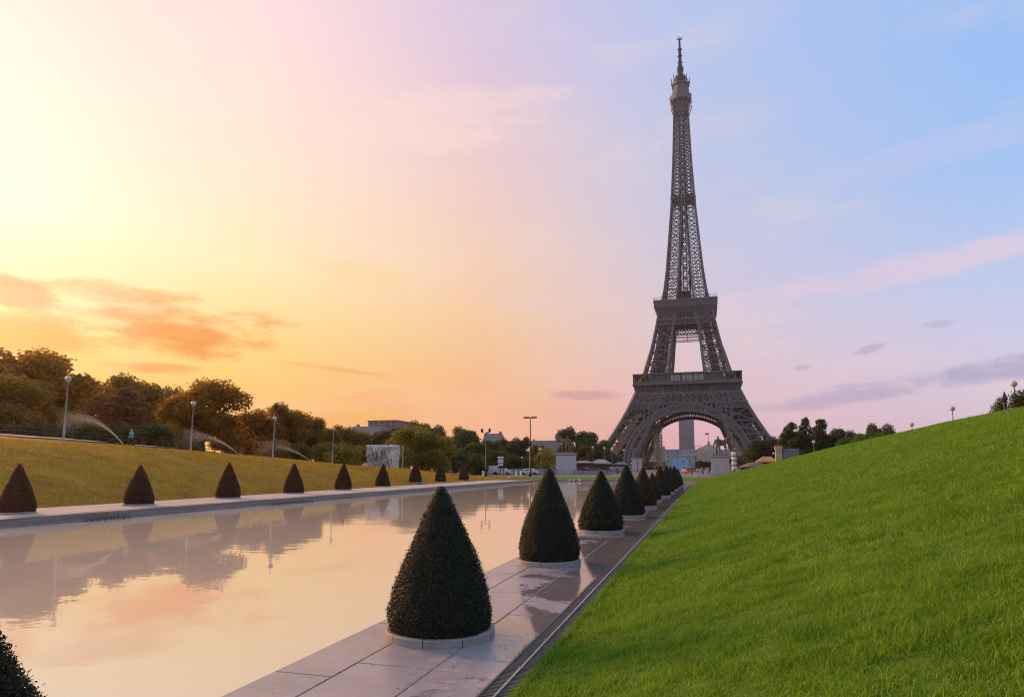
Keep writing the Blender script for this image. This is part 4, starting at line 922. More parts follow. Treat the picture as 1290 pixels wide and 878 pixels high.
def traffic_light(px, py, Y, lit, label):
    p = at(px, py, Y); t = thing('traffic_light', label, 'traffic light', (p.x, Y, 0), 0, 'traffic lights')
    mb = MB(); mb.lathe((0, 0, 0), [(.10, 0), (.10, .3), (.06, .4), (.06, p.z)], 8); mb.build('post', M['dark'], t)
    mb = MB(); mb.box((0, 0, p.z), (.42, .3, 1.15)); mb.box((0, -.2, p.z + .5), (.3, .2, .04)); mb.build('housing', M['dark'], t)
    for k, c in enumerate(('red', 'amber', 'green')):
        mb = MB(); mb.lathe((0, 0, 0), [(.12, -.02), (.12, .02)], 12); o = mb.build('lens', M['lamp' + c] if c == lit else M['glassdark'], t, loc=(0, -.17, p.z + .34 - .34 * k)); o.rotation_euler = (rad(90), 0, 0)
traffic_light(657.5, 578, 132, 'red', 'traffic light showing red left of the tall twin lamp'); traffic_light(679.5, 578, 134, 'none', 'dark traffic light on the globe lamp left of the pedestal')
traffic_light(795.5, 582, 215, 'green', 'traffic light showing green before the small far pedestal'); traffic_light(920, 581, 148, 'none', 'dark traffic light beside the white banded pole'); traffic_light(861, 580.5, 260, 'red', 'traffic light showing red in front of the pale blue tent')
# stacked direction signs
p = at(630.5, 576, 130); t = thing('direction_sign', 'stacked white direction signs on a dark post', 'sign', (p.x, 130, 0))
mb = MB(); mb.box((0, 0, p.z / 2), (.1, .1, p.z)); mb.box((.6, 0, p.z / 2 - .5), (.1, .1, p.z - 1)); mb.build('post', M['dark'], t)
for k, (z, wd) in enumerate(((0, 1.0), (-.55, .9), (-.95, .95), (-1.5, .85))):
    mb = MB(); mb.add([(-wd * .6, -.08, p.z + z - .18), (wd * .55, -.08, p.z + z - .18), (wd * .72, -.08, p.z + z), (wd * .55, -.08, p.z + z + .18), (-wd * .6, -.08, p.z + z + .18)] + [(-wd * .6, -.04, p.z + z - .18), (wd * .55, -.04, p.z + z - .18), (wd * .72, -.04, p.z + z), (wd * .55, -.04, p.z + z + .18), (-wd * .6, -.04, p.z + z + .18)],
        [(0, 1, 2, 3, 4), (9, 8, 7, 6, 5), (0, 5, 6, 1), (1, 6, 7, 2), (2, 7, 8, 3), (3, 8, 9, 4), (4, 9, 5, 0)]); mb.build('sign_board', M['white'], t)

# ------------------------------------------------------------------ skinned figures
def skin(name, J, E_, mat, parent=None, loc=(0, 0, 0), lev=1, scale=1.):
    me = bpy.data.meshes.new(name); me.from_pydata([tuple(c * scale for c in j[:3]) for j in J], E_, []); o = obj(name, me, mat, parent, loc)
    mo = o.modifiers.new('s', 'SKIN'); mo.use_smooth_shade = True
    lay = me.skin_vertices[0] if me.skin_vertices else None
    if lay is None:
        o.modifiers.clear(); bpy.context.view_layer.objects.active = o; bpy.ops.object.modifier_add(type='SKIN'); o.modifiers[0].use_smooth_shade = True; lay = me.skin_vertices[0]
    for i, j in enumerate(J): lay.data[i].radius = (j[3] * scale, (j[4] if len(j) > 4 else j[3]) * scale); lay.data[i].use_root = (i == 0)
    sb = o.modifiers.new('d', 'SUBSURF'); sb.levels = lev; sb.render_levels = lev
    return o
def person(loc, rz, label, top='navy', legs='navy', pose='stand', s=1.):
    t = thing('person', label, 'person', loc, rz)
    k = .22 if pose == 'walk' else .04; c = -.35 if pose == 'crouch' else 0
    kn = .35 if pose == 'crouch' else 0
    J = [(0, 0, .95 + c, .13), (0, 0, 1.15 + c, .12), (0, 0, 1.40 + c, .15, .11), (0, 0, 1.52 + c, .06), (0, 0, 1.60 + c, .085), (0, -.01, 1.70 + c, .095), (0, 0, 1.78 + c, .06),
         (.09, 0, .88 + c, .09), (.10, -k * .6 - kn, .50 + c * .1, .065), (.11, k * .3, .09, .045), (.11, k * .3 - .14, .04, .035),
         (-.09, 0, .88 + c, .09), (-.10, k * .2 - kn, .50 + c * .1, .065), (-.11, k * 1.1, .10, .045), (-.11, k * 1.1 - .14, .04, .035),
         (.20, 0, 1.42 + c, .06), (.25, .04, 1.15 + c, .045), (.24, -.12 - kn * .5, .95 + c, .035), (.24, -.17 - kn * .5, .88 + c, .03), (-.20, 0, 1.42 + c, .06), (-.25, .03, 1.15 + c, .045), (-.24, -.10 - kn * .5, .95 + c, .035), (-.24, -.14 - kn * .5, .88 + c, .03)]
    E_ = [(0, 1), (1, 2), (2, 3), (3, 4), (4, 5), (5, 6), (0, 7), (7, 8), (8, 9), (9, 10), (0, 11), (11, 12), (12, 13), (13, 14), (2, 15), (15, 16), (16, 17), (17, 18), (2, 19), (19, 20), (20, 21), (21, 22)]
    skin('body', J, E_, M['skin'], t)
    g = lambda j, f=1.16: (*j[:3], *(r * f for r in j[3:]))
    Jt = [g(J[i]) for i in (0, 1, 2, 15, 16, 17, 19, 20, 21)]; skin('jacket', Jt, [(0, 1), (1, 2), (2, 3), (3, 4), (4, 5), (2, 6), (6, 7), (7, 8)], M[top], t)
    Jl = [(0, 0, .93 + c, .15)] + [g(J[i], 1.2) for i in (7, 8, 9, 11, 12, 13)]; skin('trousers', Jl, [(0, 1), (1, 2), (2, 3), (0, 4), (4, 5), (5, 6)], M[legs], t)
    skin('hair', [(0, .03, 1.68 + c, .09), (0, .03, 1.79 + c, .085)], [(0, 1)], M['hair'], t)
    t.scale = (s, s, s); return t
p = at(165, 560, 46.5); person((p.x, 46.5, 3.3), rad(-80), 'person in a teal top standing on the left crest', 'teal', 'navy', 'walk')
p = at(544, 600, 92); person((p.x, 92, .25), rad(60), 'person in a red jacket bending by the white ramp', 'red', 'navy', 'crouch')
for px, py, Y, pose, lb, c in ((885.5, 600, 165, 'walk', 'pedestrian in dark clothes walking left of the right pedestal', 'navy'), (893.5, 600, 175, 'walk', 'pedestrian in black beside the right pedestal', 'navy'), (740, 600, 170, 'stand', 'person in dark red standing right of the left pedestal', 'red'), (737, 600, 172, 'walk', 'person in dark clothes right of the left pedestal', 'navy'), (871.5, 600, 180, 'stand', 'person in a dark coat beside the red car', 'navy'), (770, 600, 160, 'walk', 'person in teal walking behind the plaza railing', 'teal'), (778, 600, 168, 'stand', 'person in black behind the plaza railing', 'navy'), (813, 600, 240, 'walk', 'person in dark clothes on the bridge below the scaffold tower', 'navy'), (825, 600, 260, 'walk', 'person in red on the bridge below the hoist mast', 'red'), (694, 600, 140, 'walk', 'person in dark clothes left of the left pedestal', 'navy')):
    p = at(px, py, Y); person((p.x, Y, 0), random.uniform(0, 6), lb, c, 'navy', pose, 1.05)

# warrior and horse statues on pedestals
def pedestal(px, Y, wd, h, label_p, label_s, flip, base=True):
    p = at(px, 590, Y); x = p.x
    t = thing('pedestal', label_p, 'pedestal', (x, Y, 0), 0, 'stone pedestals of the bridge')
    mb = MB(); mb.box((0, 0, h * .54), (wd, wd * 1.3, h * .68)); mb.build('block', M['palestone'], t)
    mb = MB(); mb.box((0, 0, h * .10), (wd * 1.14, wd * 1.5, h * .2)); mb.build('plinth', M['palestone'], t)
    mb = MB(); mb.frust((0, 0, h * .88), (wd * 1.02, wd * 1.32), (wd * 1.12, wd * 1.42), h * .05); mb.box((0, 0, h * .95), (wd * 1.12, wd * 1.42, h * .04)); mb.box((0, 0, h * .985), (wd * .95, wd * 1.2, h * .03)); mb.build('cornice', M['stone'], t)
    s = wd / 4.6 * 2.1; f = flip
    st = thing('horse_statue', label_s, 'statue', (x, Y, h * 1.0), 0, 'horse statues')
    mb = MB(); mb.box((0, 0, .12), (wd * .8, wd * .9, .3)); mb.build('base', M['bronze'], st)
    J = [(.15, 0, 1.35, .30), (.55, 0, 1.32, .30), (.95, 0, 1.40, .28), (1.2, 0, 1.72, .18), (1.38, 0, 2.0, .14), (1.62, 0, 1.98, .11), (1.86, 0, 1.84, .07), (1.40, 0, 2.16, .04),
         (.15, .16, 1.0, .17), (.02, .17, .72, .09), (.14, .17, .40, .06), (.10, .17, .06, .07), (.15, -.16, 1.0, .17), (-.05, -.17, .72, .09), (.06, -.17, .40, .06), (.02, -.17, .06, .07),
         (.98, .15, 1.05, .12), (1.0, .16, .62, .07), (.98, .16, .30, .05), (1.0, .16, .06, .06), (.98, -.15, 1.05, .12), (1.2, -.16, .80, .07), (1.1, -.16, .45, .05), (1.12, -.16, .2, .05), (-.15, 0, 1.4, .08), (-.32, 0, 1.05, .07), (-.34, 0, .6, .05)]
    E_ = [(0, 1), (1, 2), (2, 3), (3, 4), (4, 5), (5, 6), (4, 7), (0, 8), (8, 9), (9, 10), (10, 11), (0, 12), (12, 13), (13, 14), (14, 15), (2, 16), (16, 17), (17, 18), (18, 19), (2, 20), (20, 21), (21, 22), (22, 23), (0, 24), (24, 25), (25, 26)]
    J = [((j[0] - .5) * f, *j[1:]) for j in J]; o = skin('horse', J, E_, M['bronze'], st, (0, .2, .25), 2, s)
    J = [(0, 0, 1.0, .15), (0, 0, 1.25, .15), (0, 0, 1.5, .19), (0, 0, 1.65, .07), (0, 0, 1.80, .12), (0, 0, 1.93, .10), (.10, 0, .9, .12), (.14, -.1, .5, .09), (.14, 0, .05, .07), (-.10, 0, .9, .12), (-.16, .05, .5, .09), (-.2, .1, .05, .07), (.26, 0, 1.5, .09), (.42, .1, 1.3, .07), (.6, .2, 1.55, .06), (-.26, 0, 1.5, .09), (-.36, 0, 1.2, .07), (-.3, -.1, .95, .06), (-.12, .2, 1.3, .14), (-.16, .25, .8, .12)]
    E_ = [(0, 1), (1, 2), (2, 3), (3, 4), (4, 5), (0, 6), (6, 7), (7, 8), (0, 9), (9, 10), (10, 11), (2, 12), (12, 13), (13, 14), (2, 15), (15, 16), (16, 17), (2, 18), (18, 19)]
    J = [(j[0] * f * 1.1 - .25 * f, *j[1:]) for j in J]; skin('warrior', J, E_, M['bronze'], st, (0, -wd * .22, .25), 2, s * 1.1)
pedestal(713.5, 160, 3.9, 5.1, 'tall pale stone pedestal at the left bridge end', 'horse and warrior statue on the left near pedestal', -1)
pedestal(908.5, 158, 4.2, 4.3, 'wide pale stone pedestal at the right bridge end', 'horse and warrior statue on the right near pedestal', 1)
pedestal(802, 320, 4.4, 6.0, 'small looking far pedestal under the left side of the arch', 'distant horse statue under the left side of the arch', 1)

# ------------------------------------------------------------------ carved stone block with rock foot
p = at(482.5, 588, 91); zb = float(cr(91)) - .1; top = at(482, 560.5, 91).z
t = thing('carved_block', 'massive carved pale stone relief block on the left bank', 'sculpture', (p.x, 91, zb), rad(8))
X, Z = np.meshgrid(np.linspace(-1, 1, 90), np.linspace(0, 1, 70)); 
def relief(X, Z, s):
    r = np.random.default_rng(s); h = np.zeros_like(X)
    for k in range(70):
        cx, cz, a, l, wv = r.uniform(-1, 1), r.uniform(0, 1), r.normal(0, .45), r.uniform(.12, .4), r.uniform(.025, .07)
        u = (X - cx) * math.cos(a) + (Z - cz) * math.sin(a); v = -(X - cx) * math.sin(a) + (Z - cz) * math.cos(a); h = np.maximum(h, r.uniform(.5, 1) * np.exp(-(u / wv) ** 2 - (v / l) ** 2))
    return h
hgt = top - zb; hw = 18.5 * mpp(p.x, 91); h = relief(X, Z, 4) * np.clip((1 - np.abs(X)) * 9, .35, 1) * np.clip((1 - Z) * 12, .5, 1)
def side(f):  # one relief face
    xx = X * (hw * (.94 + .16 * (Z - .5)) + .0); y = -1.3 - h * 1.25; return xx, y, Z * hgt
xx, yy, zz = side(0); nz_, nx_ = X.shape
V = np.concatenate([np.stack([xx, yy, zz], -1).reshape(-1, 3), np.stack([-xx, -yy, zz], -1).reshape(-1, 3)]); i, j = np.meshgrid(np.arange(nx_ - 1), np.arange(nz_ - 1)); a = (j * nx_ + i).ravel()
F1 = np.stack([a, a + 1, a + nx_ + 1, a + nx_], 1); F = np.concatenate([F1, F1 + nx_ * nz_])
jj = np.arange(nz_ - 1); o_ = nx_ * nz_
S1 = np.stack([jj * nx_ + nx_ - 1, jj * nx_ + o_, (jj + 1) * nx_ + o_, (jj + 1) * nx_ + nx_ - 1], 1); S2 = np.stack([jj * nx_ + o_ + nx_ - 1, jj * nx_, (jj + 1) * nx_, (jj + 1) * nx_ + o_ + nx_ - 1], 1)
ii = np.arange(nx_ - 1); tp = (nz_ - 1) * nx_; S3 = np.stack([tp + ii, tp + ii + 1, o_ + tp + nx_ - 2 - ii, o_ + tp + nx_ - 1 - ii], 1)
obj('relief', mesh('relief', V, np.concatenate([F, S1, S2, S3]), True), material('carved_stone', (.62, .56, .53), .8, scale=1.2, var=.3, bump=.05, bscale=5), t)
mb = MB(); mb.lathe((-hw * .85, -1.9, 0), [(1.3, -.3), (1.15, .35), (.9, .8), (.5, 1.15), (.1, 1.3)], 14); mb.build('rock_foot', material('pinkish_stone', (.45, .33, .28), .8, scale=2, var=.2, bump=.04), t)
mb = MB(); mb.box((-hw * 1.9, -1, .15), (3.6, 1., .35)); mb.box((hw * .3, -1.9, .1), (hw * 2.0, .7, .22)); mb.build('step', M['stone'], t)

# white ramp wall
a, b = at(529, 592.5, 92), at(549, 601.5, 88); t = thing('ramp_wall', 'white sloping ramp parapet at the end of the left bank', 'wall')
mb = MB(); mb.beam((a.x, 92, a.z - .1), (b.x, 88, b.z), .45, .18); mb.build('coping', M['white'], t); mb = MB(); mb.beam((a.x, 92, a.z - .6), (b.x, 88, b.z - .4), .35, .8); mb.build('parapet', M['stone'], t)

# ------------------------------------------------------------------ sprinklers
M['drops'] = bpy.data.materials.new('water_drops'); M['drops'].use_nodes = True
b = NB(M['drops'].node_tree); p_ = M['drops'].node_tree.nodes['Principled BSDF']; p_.inputs['Base Color'].default_value = (.75, .6, .45, 1); p_.inputs['Roughness'].default_value = .3
tr_ = b.n('ShaderNodeBsdfTranslucent'); tr_.inputs[0].default_value = (.95, .93, .9, 1); mx = b.n('ShaderNodeMixShader'); mx.inputs[0].default_value = .6; b.l(p_.outputs[0], mx.inputs[1]); b.l(tr_.outputs[0], mx.inputs[2]); b.l(mx.outputs[0], M['drops'].node_tree.nodes['Material Output'].inputs[0])
for i, (px, py, px2, py2, X, lb) in enumerate(((156, 566, 92, 521, -41.8, 'nearest lawn sprinkler throwing a tall fan of spray at the left'), (300, 573, 243, 545, -41.8, 'second lawn sprinkler, spraying left of the second globe lamp'), (392, 581, 338, 559, -41.8, 'third lawn sprinkler, spraying below the tall lantern'))):
    r = ray(px, py); Y = r.y * X / r.x; z0 = float(zl(np.array([X]), np.array([Y]))[0]) + .05
    q = at(px2, py2, Y + 1.5); dx = q.x - X; dz = q.z - z0
    t = thing('sprinkler', lb, 'sprinkler', (X, Y, z0), 0, 'lawn sprinklers')
    mb = MB(); mb.lathe((0, 0, -.1), [(.04, 0), (.04, .14), (.06, .16), (.03, .22)], 8); mb.build('nozzle', M['dark'], t)
    n = 26000; u = rng.uniform(0, 1, n) ** .8 * 1.25; sp = rng.normal(0, 1, (n, 3)) * (.015 + .22 * u[:, None] ** 1.6); fall = np.abs(rng.normal(0, 1, n)) * .55 * u ** 2
    P = np.stack([dx * u, 1.5 * u, dz * (1.85 * u - .85 * u ** 2) - fall], 1) + sp; s_ = .0055 * rng.uniform(.5, 1.2, n)
    V, F = leafquads(P, np.zeros((n, 3)), s_, 1., 1., i); o = obj('spray', mesh('spray', V, F), M['drops'], t); o['kind'] = 'stuff'

# ------------------------------------------------------------------ buildings
def building(name, label, px0, px1, top, Y, mat, roofh=.25, floors=5, cols_=12, roof='mansard', depth_=14, winmat='glassdark'):
    a, b = at(px0, top, Y), at(px1, top, Y); wd = b.x - a.x; H_ = a.z; cx = (a.x + b.x) / 2
    t = thing(name, label, 'building', (cx, Y + depth_ / 2, 0)); hb = H_ * (1 - roofh)
    mb = MB(); mb.box((0, 0, hb / 2), (wd, depth_, hb)); mb.box((0, 0, hb * .995), (wd + .8, depth_ + .8, hb * .02)); mb.build('wall', M[mat], t)
    if roofh > .01:
        mb = MB(); mb.frust((0, 0, hb), (wd, depth_), (wd * .94, depth_ * .6), H_ - hb)
        rf = mb.build('roof', M['roofgrey'], t)
        for k in range(max(2, int(wd / 12))):
            mb = MB(); x = -wd * .42 + wd * .84 * k / max(1, int(wd / 12) - 1); mb.box((x, 0, H_ + .3), (1.6, .9, 2.2)); mb.build('chimney', M['brick'], rf)
    fh = hb / floors; nvis = min(floors, 3)
    for fl in range(floors - nvis, floors):
        for c_ in range(cols_):
            mb = MB(); mb.box((-wd / 2 + wd * (c_ + .5) / cols_, -depth_ / 2 - .03, fh * (fl + .5)), (wd / cols_ * .45, .12, fh * .55)); mb.build('window', M[winmat], t)
    return t
building('brown_building', 'brown flat topped block on the rise behind the left trees', 464, 499, 530, 340, 'brick', 0, 14, 5, depth_=20)
building('apartment_building', 'long pale building with zinc roof left of the brown block', 440, 478, 537, 325, 'facade', .18, 8, 9)
building('apartment_building', 'white apartment block above the trees by the double lamp', 608, 628, 546, 420, 'facade', .2, 6, 6)
building('apartment_building', 'long grey roofed building right of the tall twin lamp', 667, 703, 555, 520, 'facade', .35, 5, 12)
building('apartment_building', 'pale building low behind the left leg of the iron tower', 812, 838, 563, 900, 'facade', .3, 4, 8)
building('apartment_building', 'low pale building left of the far slab tower', 834, 858, 566, 1000, 'facade', .3, 4, 8)
building('office_tower', 'bluish grey block right of the horse statue behind the arch', 917, 925, 558, 1400, 'roofgrey', 0, 10, 3, depth_=30)
building('office_tower', 'thin pale block close inside the right foot of the arch', 930, 936, 559, 1450, 'roofgrey', 0, 10, 2, depth_=30)
# dark slab skyscraper far beyond
a, b_ = at(854.8, 527, 1500), at(873.8, 527, 1500); t = thing('skyscraper', 'tall dark slab skyscraper seen through the iron arch', 'skyscraper', ((a.x + b_.x) / 2, 1520, 0)); wd = b_.x - a.x
m = material('dark_curtain_wall', (.11, .20, .31), .35, scale=.02, var=.1)
mb = MB(); mb.box((0, 0, a.z / 2), (wd, 34, a.z)); mb.build('tower_body', m, t)
mb = MB()
for k in range(26): mb.box((-wd / 2 + wd * (k + .5) / 26, -17.4, a.z * .5), (.35, .8, a.z * .97))
mb.build('facade_rib', M['roofgrey'], t)
mb = MB(); mb.box((0, 0, a.z + 1.5), (wd * .9, 28, 3)); mb.build('roof', M['roofgrey'], t)
# domed military school
Y = 1080; a, b_ = at(838, 568, Y), at(930, 568, Y); wd = b_.x - a.x; cx = at(893, 568, Y).x
t = thing('domed_palace', 'long pale palace with a grey square dome under the arch', 'building', (cx, Y, 0)); x0 = a.x - cx; x1 = b_.x - cx; H_ = a.z
mb = MB(); mb.box(((x0 + x1) / 2, 0, H_ * .42), (wd, 20, H_ * .84)); mb.box((0, -6, H_ * .55), (34, 20, H_ * 1.1)); mb.frust((0, -6, H_ * 1.1), (34, 20), (4, 18), 6); mb.build('wall', M['facade'], t)
mb = MB(); mb.frust(((x0 + x1) / 2, 0, H_ * .84), (wd, 20), (wd * .97, 8), H_ * .22); rf = mb.build('roof', M['roofgrey'], t)
ztop = at(893, 558, Y).z
mb = MB(); q = ztop - H_ * 1.1 - 2; mb.frust((0, 0, H_ * 1.1), (22, 22), (17, 17), q * .5); mb.frust((0, 0, H_ * 1.1 + q * .5), (17, 17), (5, 5), q * .5); mb.box((0, 0, ztop), (3, 3, 5)); mb.build('dome', M['roofgrey'], t)
mb = MB(); mb.beam((0, 0, ztop), (0, 0, ztop + 16), .5); mb.box((-2.5, 0, ztop + 14), (4.4, .2, 2.6)); mb.build('flag', M['navy'], t)
for k in range(30):
    x = x0 + wd * (k + .5) / 30
    for z in (.25, .6): mb = MB(); mb.box((x, -10.1, H_ * z), (2.0, .3, H_ * .2)); mb.build('window', M['glassdark'], t)
for k in range(6): mb = MB(); mb.lathe((-14 + k * 5.6, -17, 0), [(1., 0), (.85, H_ * 1.05)], 10); mb.build('column', M['facade'], t)

# tent under the arch
p = at(857.5, 590, 420); r_ = 12 * mpp(p.x, 420); t = thing('event_tent', 'pale blue half round tent below the iron arch', 'tent', (p.x, 420, 0))
V = []; F = []; n = 20; zt = at(857, 574.5, 420).z
mb = MB()
prof = [(r_ * math.cos(a), zt * .92 * math.sin(a)) for a in np.linspace(0, math.pi, n)]
V = [(x, -5, z) for x, z in prof] + [(x, 5, z) for x, z in prof]; F = [tuple(range(n - 1, -1, -1)), tuple(range(n, 2 * n))] + [(k, k + 1, n + k + 1, n + k) for k in range(n - 1)]; mb.add(V, F); mb.build('canopy', M['blue'], t)
mb = MB(); mb.box((0, 6.5, zt * .5), (r_ * 2.5, 1., zt * 1.0)); mb.build('back_wall', M['greypost'], t)
for s_ in (-1, 1): mb = MB(); mb.box((s_ * r_ * 1.25, -5, zt * .35), (r_ * .5, 1.2, zt * .7)); mb.build('side_panel', material('green_panel', (.12, .34, .27), .6, scale=.5), t)

# stalls, kiosk, walls and railings on the plaza
def stall(px, Y, wd, h, label, roofmat, roofh=.8, round_=False):
    p = at(px, 590, Y); t = thing('stall', label, 'stall', (p.x, Y, 0), 0, 'stalls on the plaza')
    mb = MB()
    if round_: mb.lathe((0, 0, h), [(wd * .62, -.15), (wd * .62, .0), (wd * .3, roofh * .7), (.1, roofh)], 12)
    else: mb.frust((0, 0, h), (wd * 1.15, 3.6), (wd * .4, .8), roofh); mb.box((0, 0, h - .12), (wd * 1.16, 3.7, .24))
    mb.build('roof', roofmat, t)
    mb = MB(); mb.box((0, .5, .55), (wd * .9, 2, 1.1)); mb.build('counter', M['brick'], t); mb = MB(); mb.box((0, 1.3, h * .5), (wd * .88, .2, h)); mb.build('back_wall', M['brick'], t)
    for s1 in (-1, 1):
        for s2 in (-1, 1): mb = MB(); mb.box((s1 * wd * .48, s2 * 1.4, h / 2), (.12, .12, h)); mb.build('post', M['dark'], t)
M['awning'] = material('pale_awning', (.42, .32, .27), .7, scale=1, var=.1); M['brownroof'] = material('brown_roof', (.14, .10, .09), .7, scale=1, var=.2)
stall(735, 175, 4.6, 3.0, 'stall with a long flat peach coloured awning right of the pedestal', M['awning'], .35)
stall(757, 178, 4.4, 2.8, 'stall with a pale hipped roof beside the green globe lamps', M['awning'], 1.); stall(951, 130, 4.2, 1.9, 'round brown roofed kiosk at the foot of the green bank', M['brownroof'], .8, True)
stall(782, 200, 3.6, 2.6, 'small stall in front of the left tower foot', M['roofgrey'], .6)
stall(966.5, 140, 3.4, 2.9, 'stall with an orange awning left of the beige pillar', material('orange_awning', (.55, .26, .12), .7, scale=1), .9)
p = at(981.5, 590, 125); t = thing('gate_pillar', 'beige stone pillar with a grey panel beside it at the foot of the bank', 'pillar', (p.x, 125, 0)); h = at(981, 562, 125).z
mb = MB(); mb.frust((0, 0, 0), (1.2, 1.2), (1.0, 1.0), h * .9); mb.box((0, 0, h * .95), (1.25, 1.25, h * .1)); mb.build('pillar', material('sandstone', (.46, .36, .24), .85, scale=2, var=.25), t)
mb = MB(); mb.box((2.0, 0, h * .5), (2.6, .2, h * .85)); mb.build('panel', material('mottled_panel', (.26, .26, .27), .7, scale=2.5, col2=(.08, .08, .09)), t)
def longwall(name, label, px0, px1, Y, z0, z1, mat, th=.4):
    a, b = at(px0, 590, Y), at(px1, 590, Y); mb = MB(); mb.box(((a.x + b.x) / 2, Y, (z0 + z1) / 2), (b.x - a.x, th, z1 - z0)); return tag(mb.build(name, M[mat]), label, 'wall')
longwall('quay_wall', 'low grey quay wall behind the far lawn, left of the pedestal', 552, 702, 154, -.05, 1.3, 'kerb')
longwall('quay_wall', 'low grey quay wall between the two near pedestals, left end', 724, 770, 156, -.05, .9, 'kerb'); longwall('parapet_wall', 'long stone parapet in front of the street stalls', 560, 790, 188, -.05, 1.9, 'kerb')
tag(rects('pavement_edge', [(-60, 12, 127.8, 129.3, -.004)], M['gravel']), kind='structure')
def railing(px0, px1, Y, label, h=1.0):
    a, b = at(px0, 590, Y), at(px1, 590, Y); t = thing('railing', label, 'railing', (a.x, Y, 0)); L = b.x - a.x
    mb = MB(); mb.box((L / 2, 0, h), (L, .06, .06)); mb.box((L / 2, 0, h * .5), (L, .04, .04)); mb.build('rail', M['dark'], t)
    for k in range(int(L / 2.2) + 1): mb = MB(); mb.box((k * 2.2, 0, h / 2), (.08, .08, h)); mb.build('post', M['dark'], t)
railing(764, 800, 134, 'dark railing at the plaza edge right of the third cone'); railing(686, 740, 150, 'dark railing across the foot of the left pedestal')
for px, lb in ((608.5, 'white bollard at the foot of the double lamp'), (650, 'left one of two white posts at the lawn edge'), (656.5, 'right one of two white posts at the lawn edge')):
    p = at(px, 600, 129); mb = MB(); mb.lathe((0, 0, 0), [(.22, 0), (.22, .1), (.16, .15), (.16, .85), (.2, .9), (.12, 1.0)], 10); tag(mb.build('bollard', M['white'], loc=(p.x, 129, 0)), lb, 'bollard', 'white bollards')
# far-left upper rail
t = thing('path_fence', 'low dark rail fence beside the upper path at the left', 'fence')
mb = MB(); YY = np.arange(24, 70, 1.2); pts = [(-50.2, y, float(zl(np.array([-50.2]), np.array([y]))[0]) + .75) for y in YY]
mb.tube(pts, .035, 5); mb.tube([(x, y, z - .35) for x, y, z in pts], .03, 5); mb.build('rail', M['bark'], t)
for x, y, z in pts[::2]: mb = MB(); mb.box((x, y, z - .4), (.08, .08, .85)); mb.build('post', M['bark'], t)

# cars
def car(px, Y, rz, label, paint, lit=False, van=False, zz=0):
    p = at(px, 595, Y); t = thing('van' if van else 'car', label, 'van' if van else 'car', (p.x, Y, zz), rz, 'vehicles on the quay road')
    hh = 2.1 if van else 1.45; mb = MB(); prof = [(-2.1, .35), (-2.15, .8), (-1.95, .95), (-1.5, 1.0 if not van else 1.1), (-1.0 if not van else -1.3, hh), (.9 if not van else 1.9, hh), (1.6 if not van else 2.05, 1.0), (2.1, .9), (2.15, .35)]
    V = [(x, s_ * (.86 if z < 1.05 else .7), z) for s_ in (-1, 1) for x, z in prof]; n = len(prof)
    mb.add(V, [tuple(range(n)), tuple(range(2 * n - 1, n - 1, -1))] + [(k, n + k, n + (k + 1) % n, (k + 1) % n) for k in range(n)]); mb.build('body', paint, t)
    for s_ in (-1, 1):
        mb = MB(); mb.box((0 if not van else -.6, s_ * (.79 if van else .78), hh - .27 - .12), (1.9 if not van else 1.0, .12, .38)); mb.build('side_window', M['glassdark'], t)
        for x in (-1.35, 1.35):
            mb = MB(); mb.lathe((0, 0, -.1), [(.33, 0), (.33, .2)], 14); o = mb.build('wheel', M['dark'], t, loc=(x, s_ * .82, .33)); o.rotation_euler = (rad(90), 0, 0)
        mb = MB(); mb.box((2.14, s_ * .62, .78), (.08, .3, .2)); mb.build('rear_light', M['lampred' if lit else 'glassdark'], t)
    mb = MB(); mb.box((1.4 if not van else 2.02, 0, 1.22 if not van else 1.6), (.1, 1.2, .34)); mb.build('rear_window', M['glassdark'], t)
wp = material('white_car_paint', (.62, .61, .60), .3, scale=2, var=.05, spec=.5); rp = material('red_car_paint', (.5, .05, .04), .3, scale=2, var=.08, spec=.5); gp = material('grey_car_paint', (.10, .10, .11), .3, scale=2, var=.08, spec=.5)
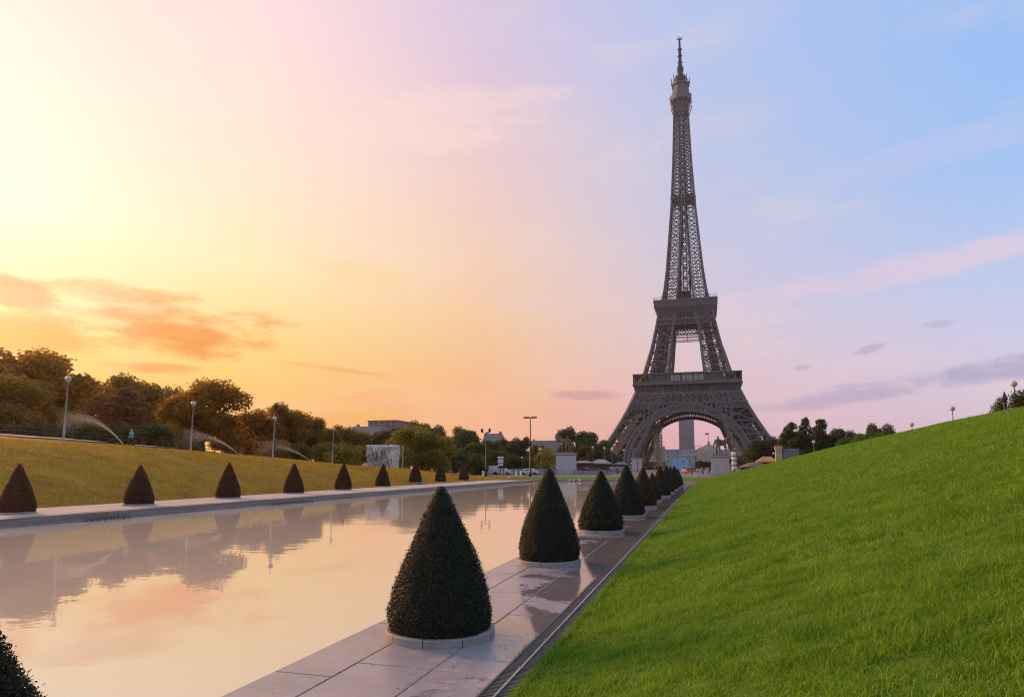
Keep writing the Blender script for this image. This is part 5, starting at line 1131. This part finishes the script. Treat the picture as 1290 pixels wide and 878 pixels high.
car(617, 149, 0, 'white van parked left of the stacked signs', wp, van=True); car(633, 149, 0, 'white car parked behind the stacked signs', wp); car(667, 147, 0, 'pale car parked behind the tall twin lamp', wp)
car(868, 190, rad(-90), 'red car on the bridge with glowing tail lights', rp, True); car(862.5, 215, rad(-90), 'white van on the bridge behind the red car', wp, True, True); car(875, 235, rad(-90), 'dark car on the bridge ahead of the red car', gp, True)
car(749, 165, 0, 'grey car in front of the stalls', gp); car(896, 260, rad(-90), 'dark car far along the bridge by the right pedestal', gp)
# gulls at the far edge
for px, Y, z, lb in ((641, 97.2, .0, 'white gull on the lawn edge far left of the other gulls'), (717.5, 95.6, -.3, 'leftmost of three white gulls in the far shallow water'), (722.5, 95.4, -.3, 'middle one of three white gulls in the far shallow water'), (730, 95.5, -.3, 'rightmost of three white gulls in the far shallow water')):
    p = at(px, 605, Y); t = thing('gull', lb, 'bird', (p.x, Y, z), random.uniform(0, 3), 'white gulls')
    skin('body', [(0, 0, .22, .08), (-.12, 0, .22, .07), (-.26, 0, .25, .03), (.1, 0, .26, .06), (.15, 0, .36, .035), (.18, 0, .42, .05), (.25, 0, .41, .015), (.0, .04, .12, .015), (.02, .04, .0, .014), (0, -.04, .12, .015), (.02, -.04, 0, .014)], [(0, 1), (1, 2), (0, 3), (3, 4), (4, 5), (5, 6), (0, 7), (7, 8), (0, 9), (9, 10)], M['white'], t, scale=1.0)

# ------------------------------------------------------------------ evening haze
mb = MB(); mb.box((70, 770, 210), (660, 1660, 424))
hz = mb.build('haze', None); m = bpy.data.materials.new('evening_haze'); m.use_nodes = True; m.node_tree.nodes.clear(); b = NB(m.node_tree)
v = b.n('ShaderNodeVolumePrincipled'); v.inputs['Color'].default_value = (.97, .91, .86, 1); v.inputs['Density'].default_value = .00012; v.inputs['Anisotropy'].default_value = .82
o = b.n('ShaderNodeOutputMaterial'); b.l(v.outputs[0], o.inputs['Volume']); hz.data.materials.append(m); tag(hz, 'warm evening haze in the air', 'haze', kind='stuff')
m.cycles.homogeneous_volume = True
